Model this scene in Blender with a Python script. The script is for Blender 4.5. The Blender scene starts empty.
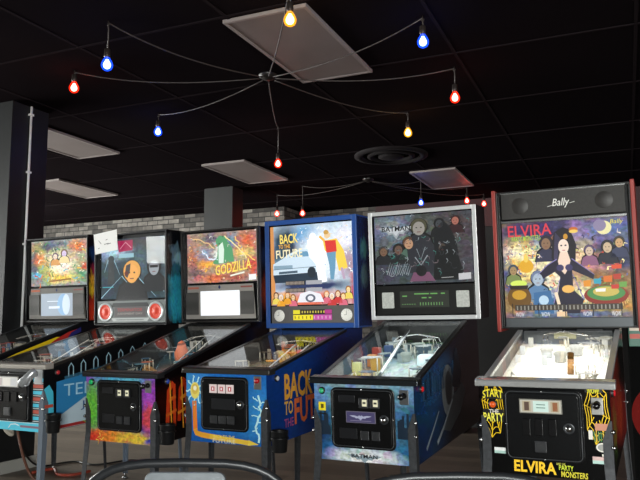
import bpy, bmesh, math, random
from mathutils import Vector, Matrix
R0 = random.Random(7)
PI = math.pi
S = bpy.context.scene
col = S.collection
A0 = 0.41                       # heading of the camera in the room
CA, SA = math.cos(A0), math.sin(A0)
def room(x, y):                 # camera-heading ground frame -> room frame
    return (x*CA - y*SA, x*SA + y*CA)
FPX, PITCH, ROLL, CH = 700.5, 0.124, 0.006, 1.204
ZC = 3.208                      # ceiling height
def unpr(u, v, zc):             # survey: photo reading -> ground position at a known height
    a, b = u-320, v-240
    c, s = math.cos(ROLL), math.sin(ROLL)
    U = c*a - s*b; V = s*a + c*b
    d = (U/FPX, 1.0, -V/FPX)
    d = (d[0], d[1]*math.cos(PITCH)-d[2]*math.sin(PITCH), d[1]*math.sin(PITCH)+d[2]*math.cos(PITCH))
    t = (zc-CH)/d[2]
    return room(d[0]*t, d[1]*t)

# ------------------------------------------------------------------ materials
def lin(h):
    if not isinstance(h, str): return tuple(h)
    h = h.lstrip('#'); o = []
    for i in (0, 2, 4):
        v = int(h[i:i+2], 16)/255
        o.append(v/12.92 if v <= .04045 else ((v+.055)/1.055)**2.4)
    return tuple(o)
_mc = {}
def mat(color, rough=.5, metal=0, emit=0, spec=.5, coat=0):
    k = (str(color), rough, metal, emit, spec, coat)
    if k in _mc: return _mc[k]
    m = bpy.data.materials.new('mat'); m.use_nodes = True
    b = m.node_tree.nodes['Principled BSDF']; c = (*lin(color), 1)
    b.inputs['Base Color'].default_value = c if not emit else tuple(x*.25 for x in c[:3])+(1,)
    b.inputs['Roughness'].default_value = rough; b.inputs['Metallic'].default_value = metal
    b.inputs['Specular IOR Level'].default_value = spec
    b.inputs['Coat Weight'].default_value = coat; b.inputs['Coat Roughness'].default_value = .05
    if emit:
        b.inputs['Emission Color'].default_value = c; b.inputs['Emission Strength'].default_value = emit
    _mc[k] = m
    return m
def noisy(c1, c2, scale=20, rough=.5, metal=0, bump=0, stretch=(1,1,1), detail=4, spec=.5):
    m = bpy.data.materials.new('mat'); m.use_nodes = True; t = m.node_tree; N = t.nodes; L = t.links
    b = N['Principled BSDF']; tc = N.new('ShaderNodeTexCoord'); mp = N.new('ShaderNodeMapping')
    mp.inputs['Scale'].default_value = stretch
    n = N.new('ShaderNodeTexNoise'); n.inputs['Scale'].default_value = scale; n.inputs['Detail'].default_value = detail
    r = N.new('ShaderNodeValToRGB'); r.color_ramp.elements[0].color = (*lin(c1), 1); r.color_ramp.elements[1].color = (*lin(c2), 1)
    r.color_ramp.elements[0].position = .35; r.color_ramp.elements[1].position = .65
    L.new(tc.outputs['Object'], mp.inputs[0]); L.new(mp.outputs[0], n.inputs[0]); L.new(n.outputs[0], r.inputs[0]); L.new(r.outputs[0], b.inputs['Base Color'])
    b.inputs['Roughness'].default_value = rough; b.inputs['Metallic'].default_value = metal; b.inputs['Specular IOR Level'].default_value = spec
    if bump:
        bp = N.new('ShaderNodeBump'); bp.inputs['Strength'].default_value = bump; bp.inputs['Distance'].default_value = .004
        L.new(n.outputs[0], bp.inputs['Height']); L.new(bp.outputs[0], b.inputs['Normal'])
    return m
def glass(tint='#ffffff', ior=1.5):
    m = bpy.data.materials.new('glass'); m.use_nodes = True; t = m.node_tree; N = t.nodes; L = t.links
    for n in list(N): N.remove(n)
    o = N.new('ShaderNodeOutputMaterial'); mx = N.new('ShaderNodeMixShader'); fr = N.new('ShaderNodeFresnel'); geo = N.new('ShaderNodeNewGeometry'); mr = N.new('ShaderNodeMapRange'); mr.inputs['To Min'].default_value = ior; mr.inputs['To Max'].default_value = 1/ior
    L.new(geo.outputs['Backfacing'], mr.inputs[0]); L.new(mr.outputs[0], fr.inputs[0])
    tr = N.new('ShaderNodeBsdfTransparent'); tr.inputs[0].default_value = (*lin(tint), 1)
    gl = N.new('ShaderNodeBsdfGlossy'); gl.inputs['Roughness'].default_value = .01
    L.new(fr.outputs[0], mx.inputs[0]); L.new(tr.outputs[0], mx.inputs[1]); L.new(gl.outputs[0], mx.inputs[2]); L.new(mx.outputs[0], o.inputs[0])
    return m
def art(base, blobs, warp=.03, wscale=6, grain=.25, gscale=28, emit=0, rough=.24, aspect=1.0, hot=()):
    """printed artwork: soft and hard colour fields (u, v from the top-left, radii, colour, softness) in UV space"""
    m = bpy.data.materials.new('artwork'); m.use_nodes = True; t = m.node_tree; N = t.nodes; L = t.links
    b = N['Principled BSDF']; uv = N.new('ShaderNodeUVMap')
    ns = N.new('ShaderNodeTexNoise'); ns.inputs['Scale'].default_value = wscale; ns.inputs['Detail'].default_value = 4
    L.new(uv.outputs[0], ns.inputs[0])
    s1 = N.new('ShaderNodeVectorMath'); s1.operation = 'SUBTRACT'; s1.inputs[1].default_value = (.5, .5, .5); L.new(ns.outputs['Color'], s1.inputs[0])
    s2 = N.new('ShaderNodeVectorMath'); s2.operation = 'SCALE'; s2.inputs['Scale'].default_value = warp*4; L.new(s1.outputs[0], s2.inputs[0])
    s3 = N.new('ShaderNodeVectorMath'); s3.operation = 'ADD'; L.new(uv.outputs[0], s3.inputs[0]); L.new(s2.outputs[0], s3.inputs[1])
    cur = None; bc = (*lin(base), 1)
    for (u, v, rx, ry, c, soft) in blobs:
        a = N.new('ShaderNodeVectorMath'); a.operation = 'SUBTRACT'; a.inputs[1].default_value = (u, 1-v, 0); L.new(s3.outputs[0], a.inputs[0])
        d = N.new('ShaderNodeVectorMath'); d.operation = 'MULTIPLY'; d.inputs[1].default_value = (1/rx, 1/ry, 0); L.new(a.outputs[0], d.inputs[0])
        e = N.new('ShaderNodeVectorMath'); e.operation = 'LENGTH'; L.new(d.outputs[0], e.inputs[0])
        f = N.new('ShaderNodeMapRange'); f.inputs['From Min'].default_value = 1+soft*.5; f.inputs['From Max'].default_value = 1-soft; L.new(e.outputs['Value'], f.inputs[0])
        x = N.new('ShaderNodeMix'); x.data_type = 'RGBA'; L.new(f.outputs[0], x.inputs[0])
        if cur is None: x.inputs[6].default_value = bc
        else: L.new(cur, x.inputs[6])
        x.inputs[7].default_value = (*lin(c), 1); cur = x.outputs[2]
    if grain:
        g = N.new('ShaderNodeTexNoise'); g.inputs['Scale'].default_value = gscale; g.inputs['Detail'].default_value = 3; L.new(uv.outputs[0], g.inputs[0])
        mr = N.new('ShaderNodeMapRange'); mr.inputs['From Min'].default_value = .35; mr.inputs['From Max'].default_value = .65
        mr.inputs['To Min'].default_value = 1-grain; mr.inputs['To Max'].default_value = 1+grain*.6; L.new(g.outputs[0], mr.inputs[0])
        y = N.new('ShaderNodeVectorMath'); y.operation = 'SCALE'
        if cur: L.new(cur, y.inputs[0])
        else: y.inputs[0].default_value = bc[:3]
        L.new(mr.outputs[0], y.inputs['Scale']); cur = y.outputs[0]
        # ink hue variation
        vo = N.new('ShaderNodeTexVoronoi'); vo.inputs['Scale'].default_value = gscale*.55; L.new(s3.outputs[0], vo.inputs[0])
        mm = N.new('ShaderNodeMix'); mm.data_type = 'RGBA'; mm.blend_type = 'OVERLAY'; mm.inputs[0].default_value = grain*.55
        L.new(cur, mm.inputs[6]); L.new(vo.outputs['Color'], mm.inputs[7]); cur = mm.outputs[2]
    if emit:
        L.new(cur, b.inputs['Emission Color']); b.inputs['Emission Strength'].default_value = emit
        b.inputs['Base Color'].default_value = (.03, .03, .03, 1)
    else: L.new(cur, b.inputs['Base Color'])
    b.inputs['Roughness'].default_value = rough
    return m

# ------------------------------------------------------------------ mesh builder
class MB:
    def __init__(s): s.v = []; s.f = []; s.mi = []; s.uv = {}; s.mats = []; s.sm = []
    def m(s, mt):
        if mt not in s.mats: s.mats.append(mt)
        return s.mats.index(mt)
    def add(s, vs, fs, mt, smooth=False, uvs=None):
        b = len(s.v); k = s.m(mt); s.v += [tuple(p) for p in vs]
        for i, f in enumerate(fs):
            s.f.append([b+j for j in f]); s.mi.append(k); s.sm.append(smooth)
            if uvs: s.uv[len(s.f)-1] = [uvs[j] for j in f]
        return s
    def bm(s, bm_, mt, smooth=False):
        bm_.verts.index_update()
        s.add([v.co[:] for v in bm_.verts], [[v.index for v in f.verts] for f in bm_.faces], mt, smooth); bm_.free(); return s
    def box(s, x0, x1, y0, y1, z0, z1, mt, bev=0, seg=2):
        b = bmesh.new(); bmesh.ops.create_cube(b, size=1)
        for v in b.verts:
            v.co = Vector(((x0+x1)/2+v.co.x*(x1-x0), (y0+y1)/2+v.co.y*(y1-y0), (z0+z1)/2+v.co.z*(z1-z0)))
        if bev: bmesh.ops.bevel(b, geom=b.edges[:], offset=bev, segments=seg, affect='EDGES', profile=.5)
        return s.bm(b, mt, False)
    def prism(s, poly, axis, a0, a1, mt, bev=0):
        """poly: 2-D outline; axis: 'x' (poly is y,z), 'y' (poly is x,z), 'z' (poly is x,y)"""
        def P(p, a): return {'x': (a, p[0], p[1]), 'y': (p[0], a, p[1]), 'z': (p[0], p[1], a)}[axis]
        b = bmesh.new(); n = len(poly)
        lo = [b.verts.new(P(p, a0)) for p in poly]; hi = [b.verts.new(P(p, a1)) for p in poly]
        b.faces.new(lo); b.faces.new(hi[::-1])
        for i in range(n): b.faces.new((lo[i], hi[i], hi[(i+1) % n], lo[(i+1) % n]))
        bmesh.ops.recalc_face_normals(b, faces=b.faces[:])
        if bev: bmesh.ops.bevel(b, geom=b.edges[:], offset=bev, segments=2, affect='EDGES', profile=.5)
        return s.bm(b, mt)
    def rev(s, prof, c, mt, axis='z', seg=24, smooth=True):
        """lathe: prof = [(r, h)...] about axis through c"""
        vs = []; fs = []; n = len(prof)
        for i in range(seg):
            a = 2*PI*i/seg
            for r, h in prof:
                q = (r*math.cos(a), r*math.sin(a), h)
                if axis == 'y': q = (q[0], q[2], q[1])
                if axis == 'x': q = (q[2], q[0], q[1])
                vs.append((c[0]+q[0], c[1]+q[1], c[2]+q[2]))
        for i in range(seg):
            j = (i+1) % seg
            for k in range(n-1):
                f = [i*n+k, j*n+k, j*n+k+1, i*n+k+1]
                fs.append(f if axis != 'y' else f[::-1])
        return s.add(vs, fs, mt, smooth)
    def tube(s, pts, r, mt, seg=8, cap=True):
        pts = [Vector(p) for p in pts]; vs = []; fs = []; n = len(pts)
        up = Vector((0, 0, 1)); prev = None
        for i, p in enumerate(pts):
            d = (pts[min(i+1, n-1)]-pts[max(i-1, 0)]).normalized()
            if prev is None:
                a = d.cross(up)
                if a.length < .05: a = d.cross(Vector((1, 0, 0)))
            else: a = prev - d*prev.dot(d)
            a.normalize(); prev = a; b = d.cross(a)
            rr = r[i] if isinstance(r, (list, tuple)) else r
            for k in range(seg):
                t = 2*PI*k/seg; vs.append(p+(a*math.cos(t)+b*math.sin(t))*rr)
        for i in range(n-1):
            for k in range(seg):
                fs.append([i*seg+k, i*seg+(k+1) % seg, (i+1)*seg+(k+1) % seg, (i+1)*seg+k])
        if cap: fs.append(list(range(seg))[::-1]); fs.append([(n-1)*seg+k for k in range(seg)])
        return s.add(vs, fs, mt, True)
    def build(s, name, parent=None, xf=None):
        me = bpy.data.meshes.new(name)
        vs = [xf(p) for p in s.v] if xf else s.v
        me.from_pydata(vs, [], s.f)
        for mt in s.mats: me.materials.append(mt)
        me.polygons.foreach_set('material_index', s.mi); me.polygons.foreach_set('use_smooth', s.sm)
        if s.uv:
            l = me.uv_layers.new(name='UVMap')
            for fi, u in s.uv.items():
                for li, q in zip(me.polygons[fi].loop_indices, u): l.data[li].uv = q
        me.update()
        o = bpy.data.objects.new(name, me); col.objects.link(o)
        if parent: o.parent = parent
        return o
def empty(name, loc, rz=0):
    o = bpy.data.objects.new(name, None); col.objects.link(o); o.location = loc; o.rotation_euler = (0, 0, rz); o.empty_display_size = .1
    return o
def tag(o, label, cat, group=None):
    o['label'] = label; o['category'] = cat
    if group: o['group'] = group
    return o
def struct(o, label=None):
    o['kind'] = 'structure'
    if label: o['label'] = label
    return o
def rrect(x0, x1, z0, z1, r, n=5):
    pts = []
    for cx, cz, a in ((x1-r, z1-r, 0), (x0+r, z1-r, 90), (x0+r, z0+r, 180), (x1-r, z0+r, 270)):
        for i in range(n+1):
            t = math.radians(a+90*i/n); pts.append((cx+r*math.cos(t), cz+r*math.sin(t)))
    return pts
def text_mesh(body, size=1, shear=0, bold=0.0):
    cu = bpy.data.curves.new('t', 'FONT'); cu.body = body; cu.size = size; cu.align_x = 'CENTER'; cu.align_y = 'CENTER'; cu.shear = shear; cu.offset = bold
    cu.resolution_u = 2
    o = bpy.data.objects.new('t', cu); col.objects.link(o)
    me = bpy.data.meshes.new_from_object(o)
    vs = [v.co[:] for v in me.vertices]; fs = [list(p.vertices) for p in me.polygons]
    bpy.data.objects.remove(o); bpy.data.meshes.remove(me); bpy.data.curves.remove(cu)
    xs = [v[0] for v in vs]; ys = [v[1] for v in vs]
    cx, cy = (min(xs)+max(xs))/2, (min(ys)+max(ys))/2; w, h = max(xs)-min(xs), max(ys)-min(ys)
    return [((v[0]-cx)/w, (v[1]-cy)/h) for v in vs], fs

# ------------------------------------------------------------------ a flat face one can print on
class Face:
    """P0 = top-left corner, U = full right vector, V = full down vector, n = outward normal"""
    def __init__(s, P0, U, V):
        s.P0, s.U, s.V = Vector(P0), Vector(U), Vector(V); s.n = s.V.cross(s.U).normalized()
    def p(s, u, v, off=0): return s.P0+s.U*u+s.V*v+s.n*off
    def panel(s, mb, mt, u0=0, u1=1, v0=0, v1=1, off=0):
        mb.add([s.p(u0, v0, off), s.p(u1, v0, off), s.p(u1, v1, off), s.p(u0, v1, off)], [[3, 2, 1, 0][::-1][::-1]], mt,
               uvs=[(0, 1), (1, 1), (1, 0), (0, 0)]); return s
    def poly(s, mb, pts, mt, off=.0008):
        q = [s.p(u, v, off) for u, v in pts]
        nn = Vector((0, 0, 0))
        for i in range(len(q)): nn += q[i].cross(q[(i+1) % len(q)])
        idx = list(range(len(q)))
        if nn.dot(s.n) < 0: idx = idx[::-1]
        mb.add(q, [idx], mt)
    def ell(s, mb, u, v, ru, rv, mt, off=.0008, n=20):
        s.poly(mb, [(u+ru*math.cos(2*PI*i/n), v+rv*math.sin(2*PI*i/n)) for i in range(n)], mt, off)
    def line(s, mb, pts, w, mt, off=.0008, taper=1):
        """stroke of width w (metres) through the points"""
        q = [s.p(u, v, off) for u, v in pts]; n = len(q); a = []; b = []
        for i in range(n):
            d = (q[min(i+1, n-1)]-q[max(i-1, 0)]).normalized(); k = d.cross(s.n)*w/2*(1-(1-taper)*i/(n-1))
            a.append(q[i]+k); b.append(q[i]-k)
        mb.add(a+b, [[i, i+1, n+i+1, n+i] for i in range(n-1)], mt)
    def text(s, mb, body, u, v, w, h, mt, off=.0012, shear=0, arc=0, rot=0, bold=0.0):
        vs, fs = text_mesh(body, 1, shear, bold)
        out = []; Ul, Vl = s.U.length, s.V.length
        for x, y in vs:
            X = x*w*Ul; Y = y*h*Vl + arc*(1-4*x*x)*h*Vl
            X, Y = X*math.cos(rot)-Y*math.sin(rot), X*math.sin(rot)+Y*math.cos(rot)
            out.append(s.p(u+X/Ul, v-Y/Vl, off))
        mb.add(out, fs, mt)

# palette
BLACK = mat('#070709', .25, spec=.4); SATIN = mat('#141517', .35); DKG = mat('#2a2b2d', .4); CHROME = mat('#c8c8c8', .18, 1)
LEGM = noisy('#3c3e41', '#4a4c50', 60, .42, .35); STEEL = mat('#9a9c9f', .32, .9); GLASS = glass('#fafcfb', 1.25); BGLASS = glass('#ffffff', 1.28); SCREW = mat('#b9babb', .25, 1)
RUB = mat('#121212', .7)

# ------------------------------------------------------------------ room
XL, XR, YF, YB1, YB2, XS = -11.8, 6.5, -5.2, 10.34, 11.02, None
stepu = unpr(287, 207.5, ZC)[0]
def planks():
    m = bpy.data.materials.new('laminate'); m.use_nodes = True; t = m.node_tree; N = t.nodes; L = t.links; b = N['Principled BSDF']
    tc = N.new('ShaderNodeTexCoord'); br = N.new('ShaderNodeTexBrick'); mp = N.new('ShaderNodeMapping'); L.new(tc.outputs['Object'], mp.inputs[0]); L.new(mp.outputs[0], br.inputs[0])
    br.inputs['Color1'].default_value = (*lin('#857767'), 1); br.inputs['Color2'].default_value = (*lin('#665a4e'), 1); br.inputs['Mortar'].default_value = (*lin('#3a332d'), 1)
    br.inputs['Scale'].default_value = 1; br.inputs['Brick Width'].default_value = 1.3; br.inputs['Row Height'].default_value = .19; br.inputs['Mortar Size'].default_value = .002
    n = N.new('ShaderNodeTexNoise'); n.inputs['Scale'].default_value = 5; m2 = N.new('ShaderNodeMapping'); m2.inputs['Scale'].default_value = (1, 14, 1); L.new(tc.outputs['Object'], m2.inputs[0]); L.new(m2.outputs[0], n.inputs[0]); n.inputs['Detail'].default_value = 6
    x = N.new('ShaderNodeMix'); x.data_type = 'RGBA'; x.blend_type = 'MULTIPLY'; x.inputs[0].default_value = .6; L.new(br.outputs[0], x.inputs[6]); L.new(n.outputs[0], x.inputs[7]); L.new(x.outputs[2], b.inputs['Base Color'])
    b.inputs['Roughness'].default_value = .42
    return m
def bricks():
    m = bpy.data.materials.new('brick'); m.use_nodes = True; t = m.node_tree; N = t.nodes; L = t.links; b = N['Principled BSDF']
    tc = N.new('ShaderNodeTexCoord'); sp = N.new('ShaderNodeSeparateXYZ'); cb = N.new('ShaderNodeCombineXYZ'); ad = N.new('ShaderNodeMath')
    L.new(tc.outputs['Object'], sp.inputs[0]); L.new(sp.outputs[0], ad.inputs[0]); L.new(sp.outputs[1], ad.inputs[1]); L.new(ad.outputs[0], cb.inputs[0]); L.new(sp.outputs[2], cb.inputs[1])
    br = N.new('ShaderNodeTexBrick'); L.new(cb.outputs[0], br.inputs[0])
    br.inputs['Color1'].default_value = (*lin('#76716b'), 1); br.inputs['Color2'].default_value = (*lin('#2e2b29'), 1); br.inputs['Mortar'].default_value = (*lin('#262525'), 1)
    br.inputs['Scale'].default_value = 1; br.inputs['Brick Width'].default_value = .23; br.inputs['Row Height'].default_value = .085; br.inputs['Mortar Size'].default_value = .007; br.inputs['Bias'].default_value = 0
    n = N.new('ShaderNodeTexNoise'); n.inputs['Scale'].default_value = 9; n.inputs['Detail'].default_value = 5; L.new(cb.outputs[0], n.inputs[0])
    x = N.new('ShaderNodeMix'); x.data_type = 'RGBA'; x.blend_type = 'OVERLAY'; x.inputs[0].default_value = .9; L.new(br.outputs[0], x.inputs[6]); L.new(n.outputs[0], x.inputs[7]); L.new(x.outputs[2], b.inputs['Base Color'])
    bp = N.new('ShaderNodeBump'); bp.invert = True; bp.inputs['Distance'].default_value = .01; L.new(br.outputs['Fac'], bp.inputs['Height']); L.new(bp.outputs[0], b.inputs['Normal'])
    b.inputs['Roughness'].default_value = .85
    return m
def tiles():
    m = bpy.data.materials.new('tile'); m.use_nodes = True; t = m.node_tree; N = t.nodes; L = t.links; b = N['Principled BSDF']
    tc = N.new('ShaderNodeTexCoord'); n = N.new('ShaderNodeTexNoise'); n.inputs['Scale'].default_value = 1.2; L.new(tc.outputs['Object'], n.inputs[0])
    r = N.new('ShaderNodeValToRGB'); r.color_ramp.elements[0].color = (*lin('#141012'), 1); r.color_ramp.elements[1].color = (*lin('#191517'), 1); L.new(n.outputs[0], r.inputs[0]); L.new(r.outputs[0], b.inputs['Base Color'])
    b.inputs['Roughness'].default_value = 1; b.inputs['Specular IOR Level'].default_value = 0
    return m
struct(MB().box(XL-.2, XR+.2, YF-.2, YB2+.3, -.1, 0, planks()).build('floor'))
cb = MB().box(XL-.2, XR+.2, YF-.2, YB2+.3, ZC, ZC+.1, tiles())
struct(cb.build('ceiling'))
# painted T-bars of the suspended ceiling
pu, pv = unpr(225.8, 16.4, ZC)
gx, gy = pu, pv
tb = MB(); TBM = mat('#221d1f', 1, 0, 0, 0)
k = -20
while k < 24:
    x = gx + k*1.22
    if XL < x < XR: tb.box(x-.012, x+.012, YF, YB2, ZC-.004, ZC, TBM)
    y = gy + k*1.22
    if YF < y < YB2: tb.box(XL, XR, y-.012, y+.012, ZC-.005, ZC, TBM)
    k += 1
struct(tb.build('trim_1'))
BRK = bricks(); WBL = mat('#151416', .7); WRED = mat('#3a2528', .6)
struct(MB().box(XL, stepu, YB1, YB1+.2, 0, ZC, BRK).build('wall_back'))
struct(MB().box(stepu-.2, stepu, YB1+.2, YB2+.2, 0, ZC, BRK).build('wall_step'))
bx = unpr(376, 207, ZC)[0]
struct(MB().box(stepu, bx, YB2, YB2+.2, 0, ZC, BRK).build('wall_far_back'))
struct(MB().box(bx, XR, YB2, YB2+.2, 0, ZC, mat('#3c2527', .7)).build('wall_red_tint'))  # red bulb glow is tinted into the base colour of this wall section
struct(MB().box(XR, XR+.2, YF, YB2+.2, 0, ZC, WBL).build('wall_right'))
WIN = []
def wall_with_windows(name, horizontal, pos, a0, a1, wins, mt, out):
    mb = MB()
    def bx_(s0, s1, z0, z1):
        if s1-s0 < .01: return
        if horizontal: mb.box(s0, s1, min(pos, pos+out), max(pos, pos+out), z0, z1, mt)
        else: mb.box(min(pos, pos+out), max(pos, pos+out), s0, s1, z0, z1, mt)
    p = a0
    for (s0, s1, z0, z1) in wins:
        bx_(p, s0, 0, ZC); bx_(s0, s1, 0, z0); bx_(s0, s1, z1, ZC); p = s1
    bx_(p, a1, 0, ZC)
    struct(mb.build(name))
    for (s0, s1, z0, z1) in wins:
        WIN.append(1); f = MB(); FM = mat('#b8b8b4', .4); q = pos+out*.5; w = .03
        nsplit = max(1, round((s1-s0)/1.5))
        for i in range(nsplit+1):
            s = s0+(s1-s0)*i/nsplit; s = min(max(s, s0+w), s1-w)
            if horizontal: f.box(s-w, s+w, q-.04, q+.04, z0, z1, FM)
            else: f.box(q-.04, q+.04, s-w, s+w, z0, z1, FM)
        for z in (z0, z1-2*w):
            if horizontal: f.box(s0, s1, q-.035, q+.035, z, z+2*w, FM)
            else: f.box(q-.035, q+.035, s0, s1, z, z+2*w, FM)
        fo = struct(f.build('window_%d' % len(WIN)))
        g = MB()
        if horizontal: g.box(s0, s1, q-.003, q+.003, z0, z1, GLASS)
        else: g.box(q-.003, q+.003, s0, s1, z0, z1, GLASS)
        g.build('pane', fo)
        ld = bpy.data.lights.new('daylight', 'AREA'); ld.shape = 'RECTANGLE'; ld.size = s1-s0; ld.size_y = z1-z0
        ld.energy = (DAY if z0 < 1 else 60)*(s1-s0)*(z1-z0); ld.color = (1.0, .98, .95)
        lo = bpy.data.objects.new('daylight', ld); col.objects.link(lo)
        c = (s0+s1)/2; zc = (z0+z1)/2; o2 = pos+out*1.6
        lo.location = (c, o2, zc) if horizontal else (o2, c, zc)
        lo.rotation_euler = Vector((0, -out, 0) if horizontal else (-out, 0, 0)).to_track_quat('-Z', 'Y').to_euler()
DAY = 112
wall_with_windows('wall_front', True, YF, XL, XR, [(.9, 6.1, .4, 2.7)], mat('#2c2b2b', .8), -.2)
wall_with_windows('wall_left', False, XL, YF, YB1+.2, [(-4.7, -3.6, 2.05, 2.85), (0.5, 8.5, .4, 2.7)], mat('#2c2b2b', .8), -.2)

# columns
c1 = unpr(13, 100.5, ZC)
PAINT = noisy('#1e2021', '#242627', 8, .55)
struct(MB().box(c1[0]-.62, c1[0], c1[1], c1[1]+.42, 0, ZC, noisy('#141617', '#1a1c1d', 8, .5)).build('wall_column'))
struct(MB().box(c1[0]-.635, c1[0]+.015, c1[1]-.015, c1[1]+.435, 0, .1, mat('#a9a9a3', .5)).build('baseboard_column'))
c2 = unpr(232.5, 186.2, ZC)
struct(MB().box(c2[0]-.47, c2[0], c2[1], c2[1]+.3, 0, ZC, noisy('#101112', '#141516', 8, .6)).build('wall_pillar'))
# conduit on the column's side
cy = c1[1]+.2
t = empty('conduit', (c1[0], cy, 1.0))
tag(t, 'thin white conduit pipe running up the dark column beside the leftmost pinball machine', 'pipe')
CW = mat('#eef0f0', .4)
MB().tube([(.014, 0, .2), (.014, 0, ZC-1.0)], .011, CW).build('pipe', t)
for z in (.95, 1.6, 2.13): MB().box(0, .028, -.022, .022, z-.01, z+.01, CW, .003).build('clip', t)
MB().box(0, .03, -.02, .02, .14, .22, CW, .003).build('end_box', t)

# black storage unit behind, between the fourth and last machines
pp = room((489-320)/FPX*8.2, 8.2)
t = empty('partition_screen', (pp[0], pp[1], 0), -A0+A0)
tag(t, 'tall flat black partition screen against the reddish back wall', 'screen')
MB().box(-.42, .42, 0, .05, .04, 2.38, mat('#0b0b0c', .5), .008).build('panel', t)
for s in (-1, 1): MB().box(s*.34-.03, s*.34+.03, -.2, .25, 0, .04, mat('#0b0b0c', .5), .006).build('foot', t)

# ------------------------------------------------------------------ ceiling fixtures
def ceiling_panel(px, py, label, w=.6, L=1.2, at='nl'):
    x, y = unpr(px, py, ZC)
    if at == 'nl': cx, cy_ = x+w/2, y+L/2
    if at == 'nr': cx, cy_ = x-w/2, y+L/2
    if at == 'fr': cx, cy_ = x-w/2, y-L/2
    if at == 'fl': cx, cy_ = x+w/2, y-L/2
    t = empty('ceiling_light', (cx, cy_, ZC-.012)); tag(t, label, 'light', 'unlit ceiling light panels')
    FR = mat('#8a817f', .45); DF = noisy('#6c6260', '#746a68', 2, .5)
    f = MB(); e = .022
    f.box(-w/2, w/2, -L/2, -L/2+e, -.012, .0118, FR); f.box(-w/2, w/2, L/2-e, L/2, -.012, .0118, FR)
    f.box(-w/2, -w/2+e, -L/2+e, L/2-e, -.012, .0118, FR); f.box(w/2-e, w/2, -L/2+e, L/2-e, -.012, .0118, FR)
    f.build('frame', t)
    MB().box(-w/2+e, w/2-e, -L/2+e, L/2-e, -.006, .0115, DF).build('diffuser', t)
ceiling_panel(303, 80.6, 'largest pale ceiling panel, unlit, right beside the nearer spider chandelier', at='fl', L=1.25)
ceiling_panel(288, 178.5, 'pale pinkish ceiling panel above the dark pillar, a red bulb by its end', at='fr')
ceiling_panel(474, 184.5, 'pale ceiling panel washed red, right of the round air vent', at='fr')
ceiling_panel(120, 151.9, 'pale ceiling panel nearer of two beside the dark column', at='fr')
ceiling_panel(118, 193.9, 'pale ceiling panel farther of two beside the dark column, just above the brick wall', at='fr')
vx, vy = unpr(391, 155, ZC)
t = empty('air_vent', (vx, vy, ZC)); tag(t, 'large round black air vent in the ceiling near the yellow bulb', 'vent')
VM = mat('#1b181a', .8, spec=.15)
MB().rev([(.43, -.001), (.43, -.02), (.36, -.035), (.33, -.012), (.33, -.001)], (0, 0, 0), VM, seg=48).build('ring', t)
MB().rev([(.28, -.001), (.28, -.022), (.24, -.038), (.21, -.014), (.21, -.001)], (0, 0, 0), VM, seg=48).build('ring', t)
MB().rev([(.15, -.001), (.15, -.03), (.1, -.045), (0, -.05)], (0, 0, 0), VM, seg=48).build('center_cap', t)
# small ceiling sensor
def bulb_mats(c, core, e, glow):
    m = bpy.data.materials.new('bulb_glass'); m.use_nodes = True; tt = m.node_tree; N = tt.nodes; L = tt.links
    for n in list(N): N.remove(n)
    o = N.new('ShaderNodeOutputMaterial'); a = N.new('ShaderNodeBsdfTransparent'); a.inputs[0].default_value = (*[.5+.5*x for x in lin(c)], 1)
    em = N.new('ShaderNodeEmission'); em.inputs[0].default_value = (*lin(c), 1); em.inputs[1].default_value = glow
    ad = N.new('ShaderNodeAddShader'); L.new(a.outputs[0], ad.inputs[0]); L.new(em.outputs[0], ad.inputs[1]); L.new(ad.outputs[0], o.inputs[0])
    k_ = bpy.data.materials.new('bulb_core'); k_.use_nodes = True; N = k_.node_tree.nodes
    b = N['Principled BSDF']; b.inputs['Emission Color'].default_value = (*lin(core), 1); b.inputs['Emission Strength'].default_value = e
    return m, k_
BM = {'red': bulb_mats('#ff2a10', '#ffc8b8', 6, 1.0), 'blue': bulb_mats('#1a50ff', '#c8daff', 6, 1.1), 'yellow': bulb_mats('#ffb020', '#fff0c8', 6, .8)}
LC = {'red': (1, .06, .02), 'blue': (.05, .15, 1), 'yellow': (1, .62, .2)}
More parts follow.
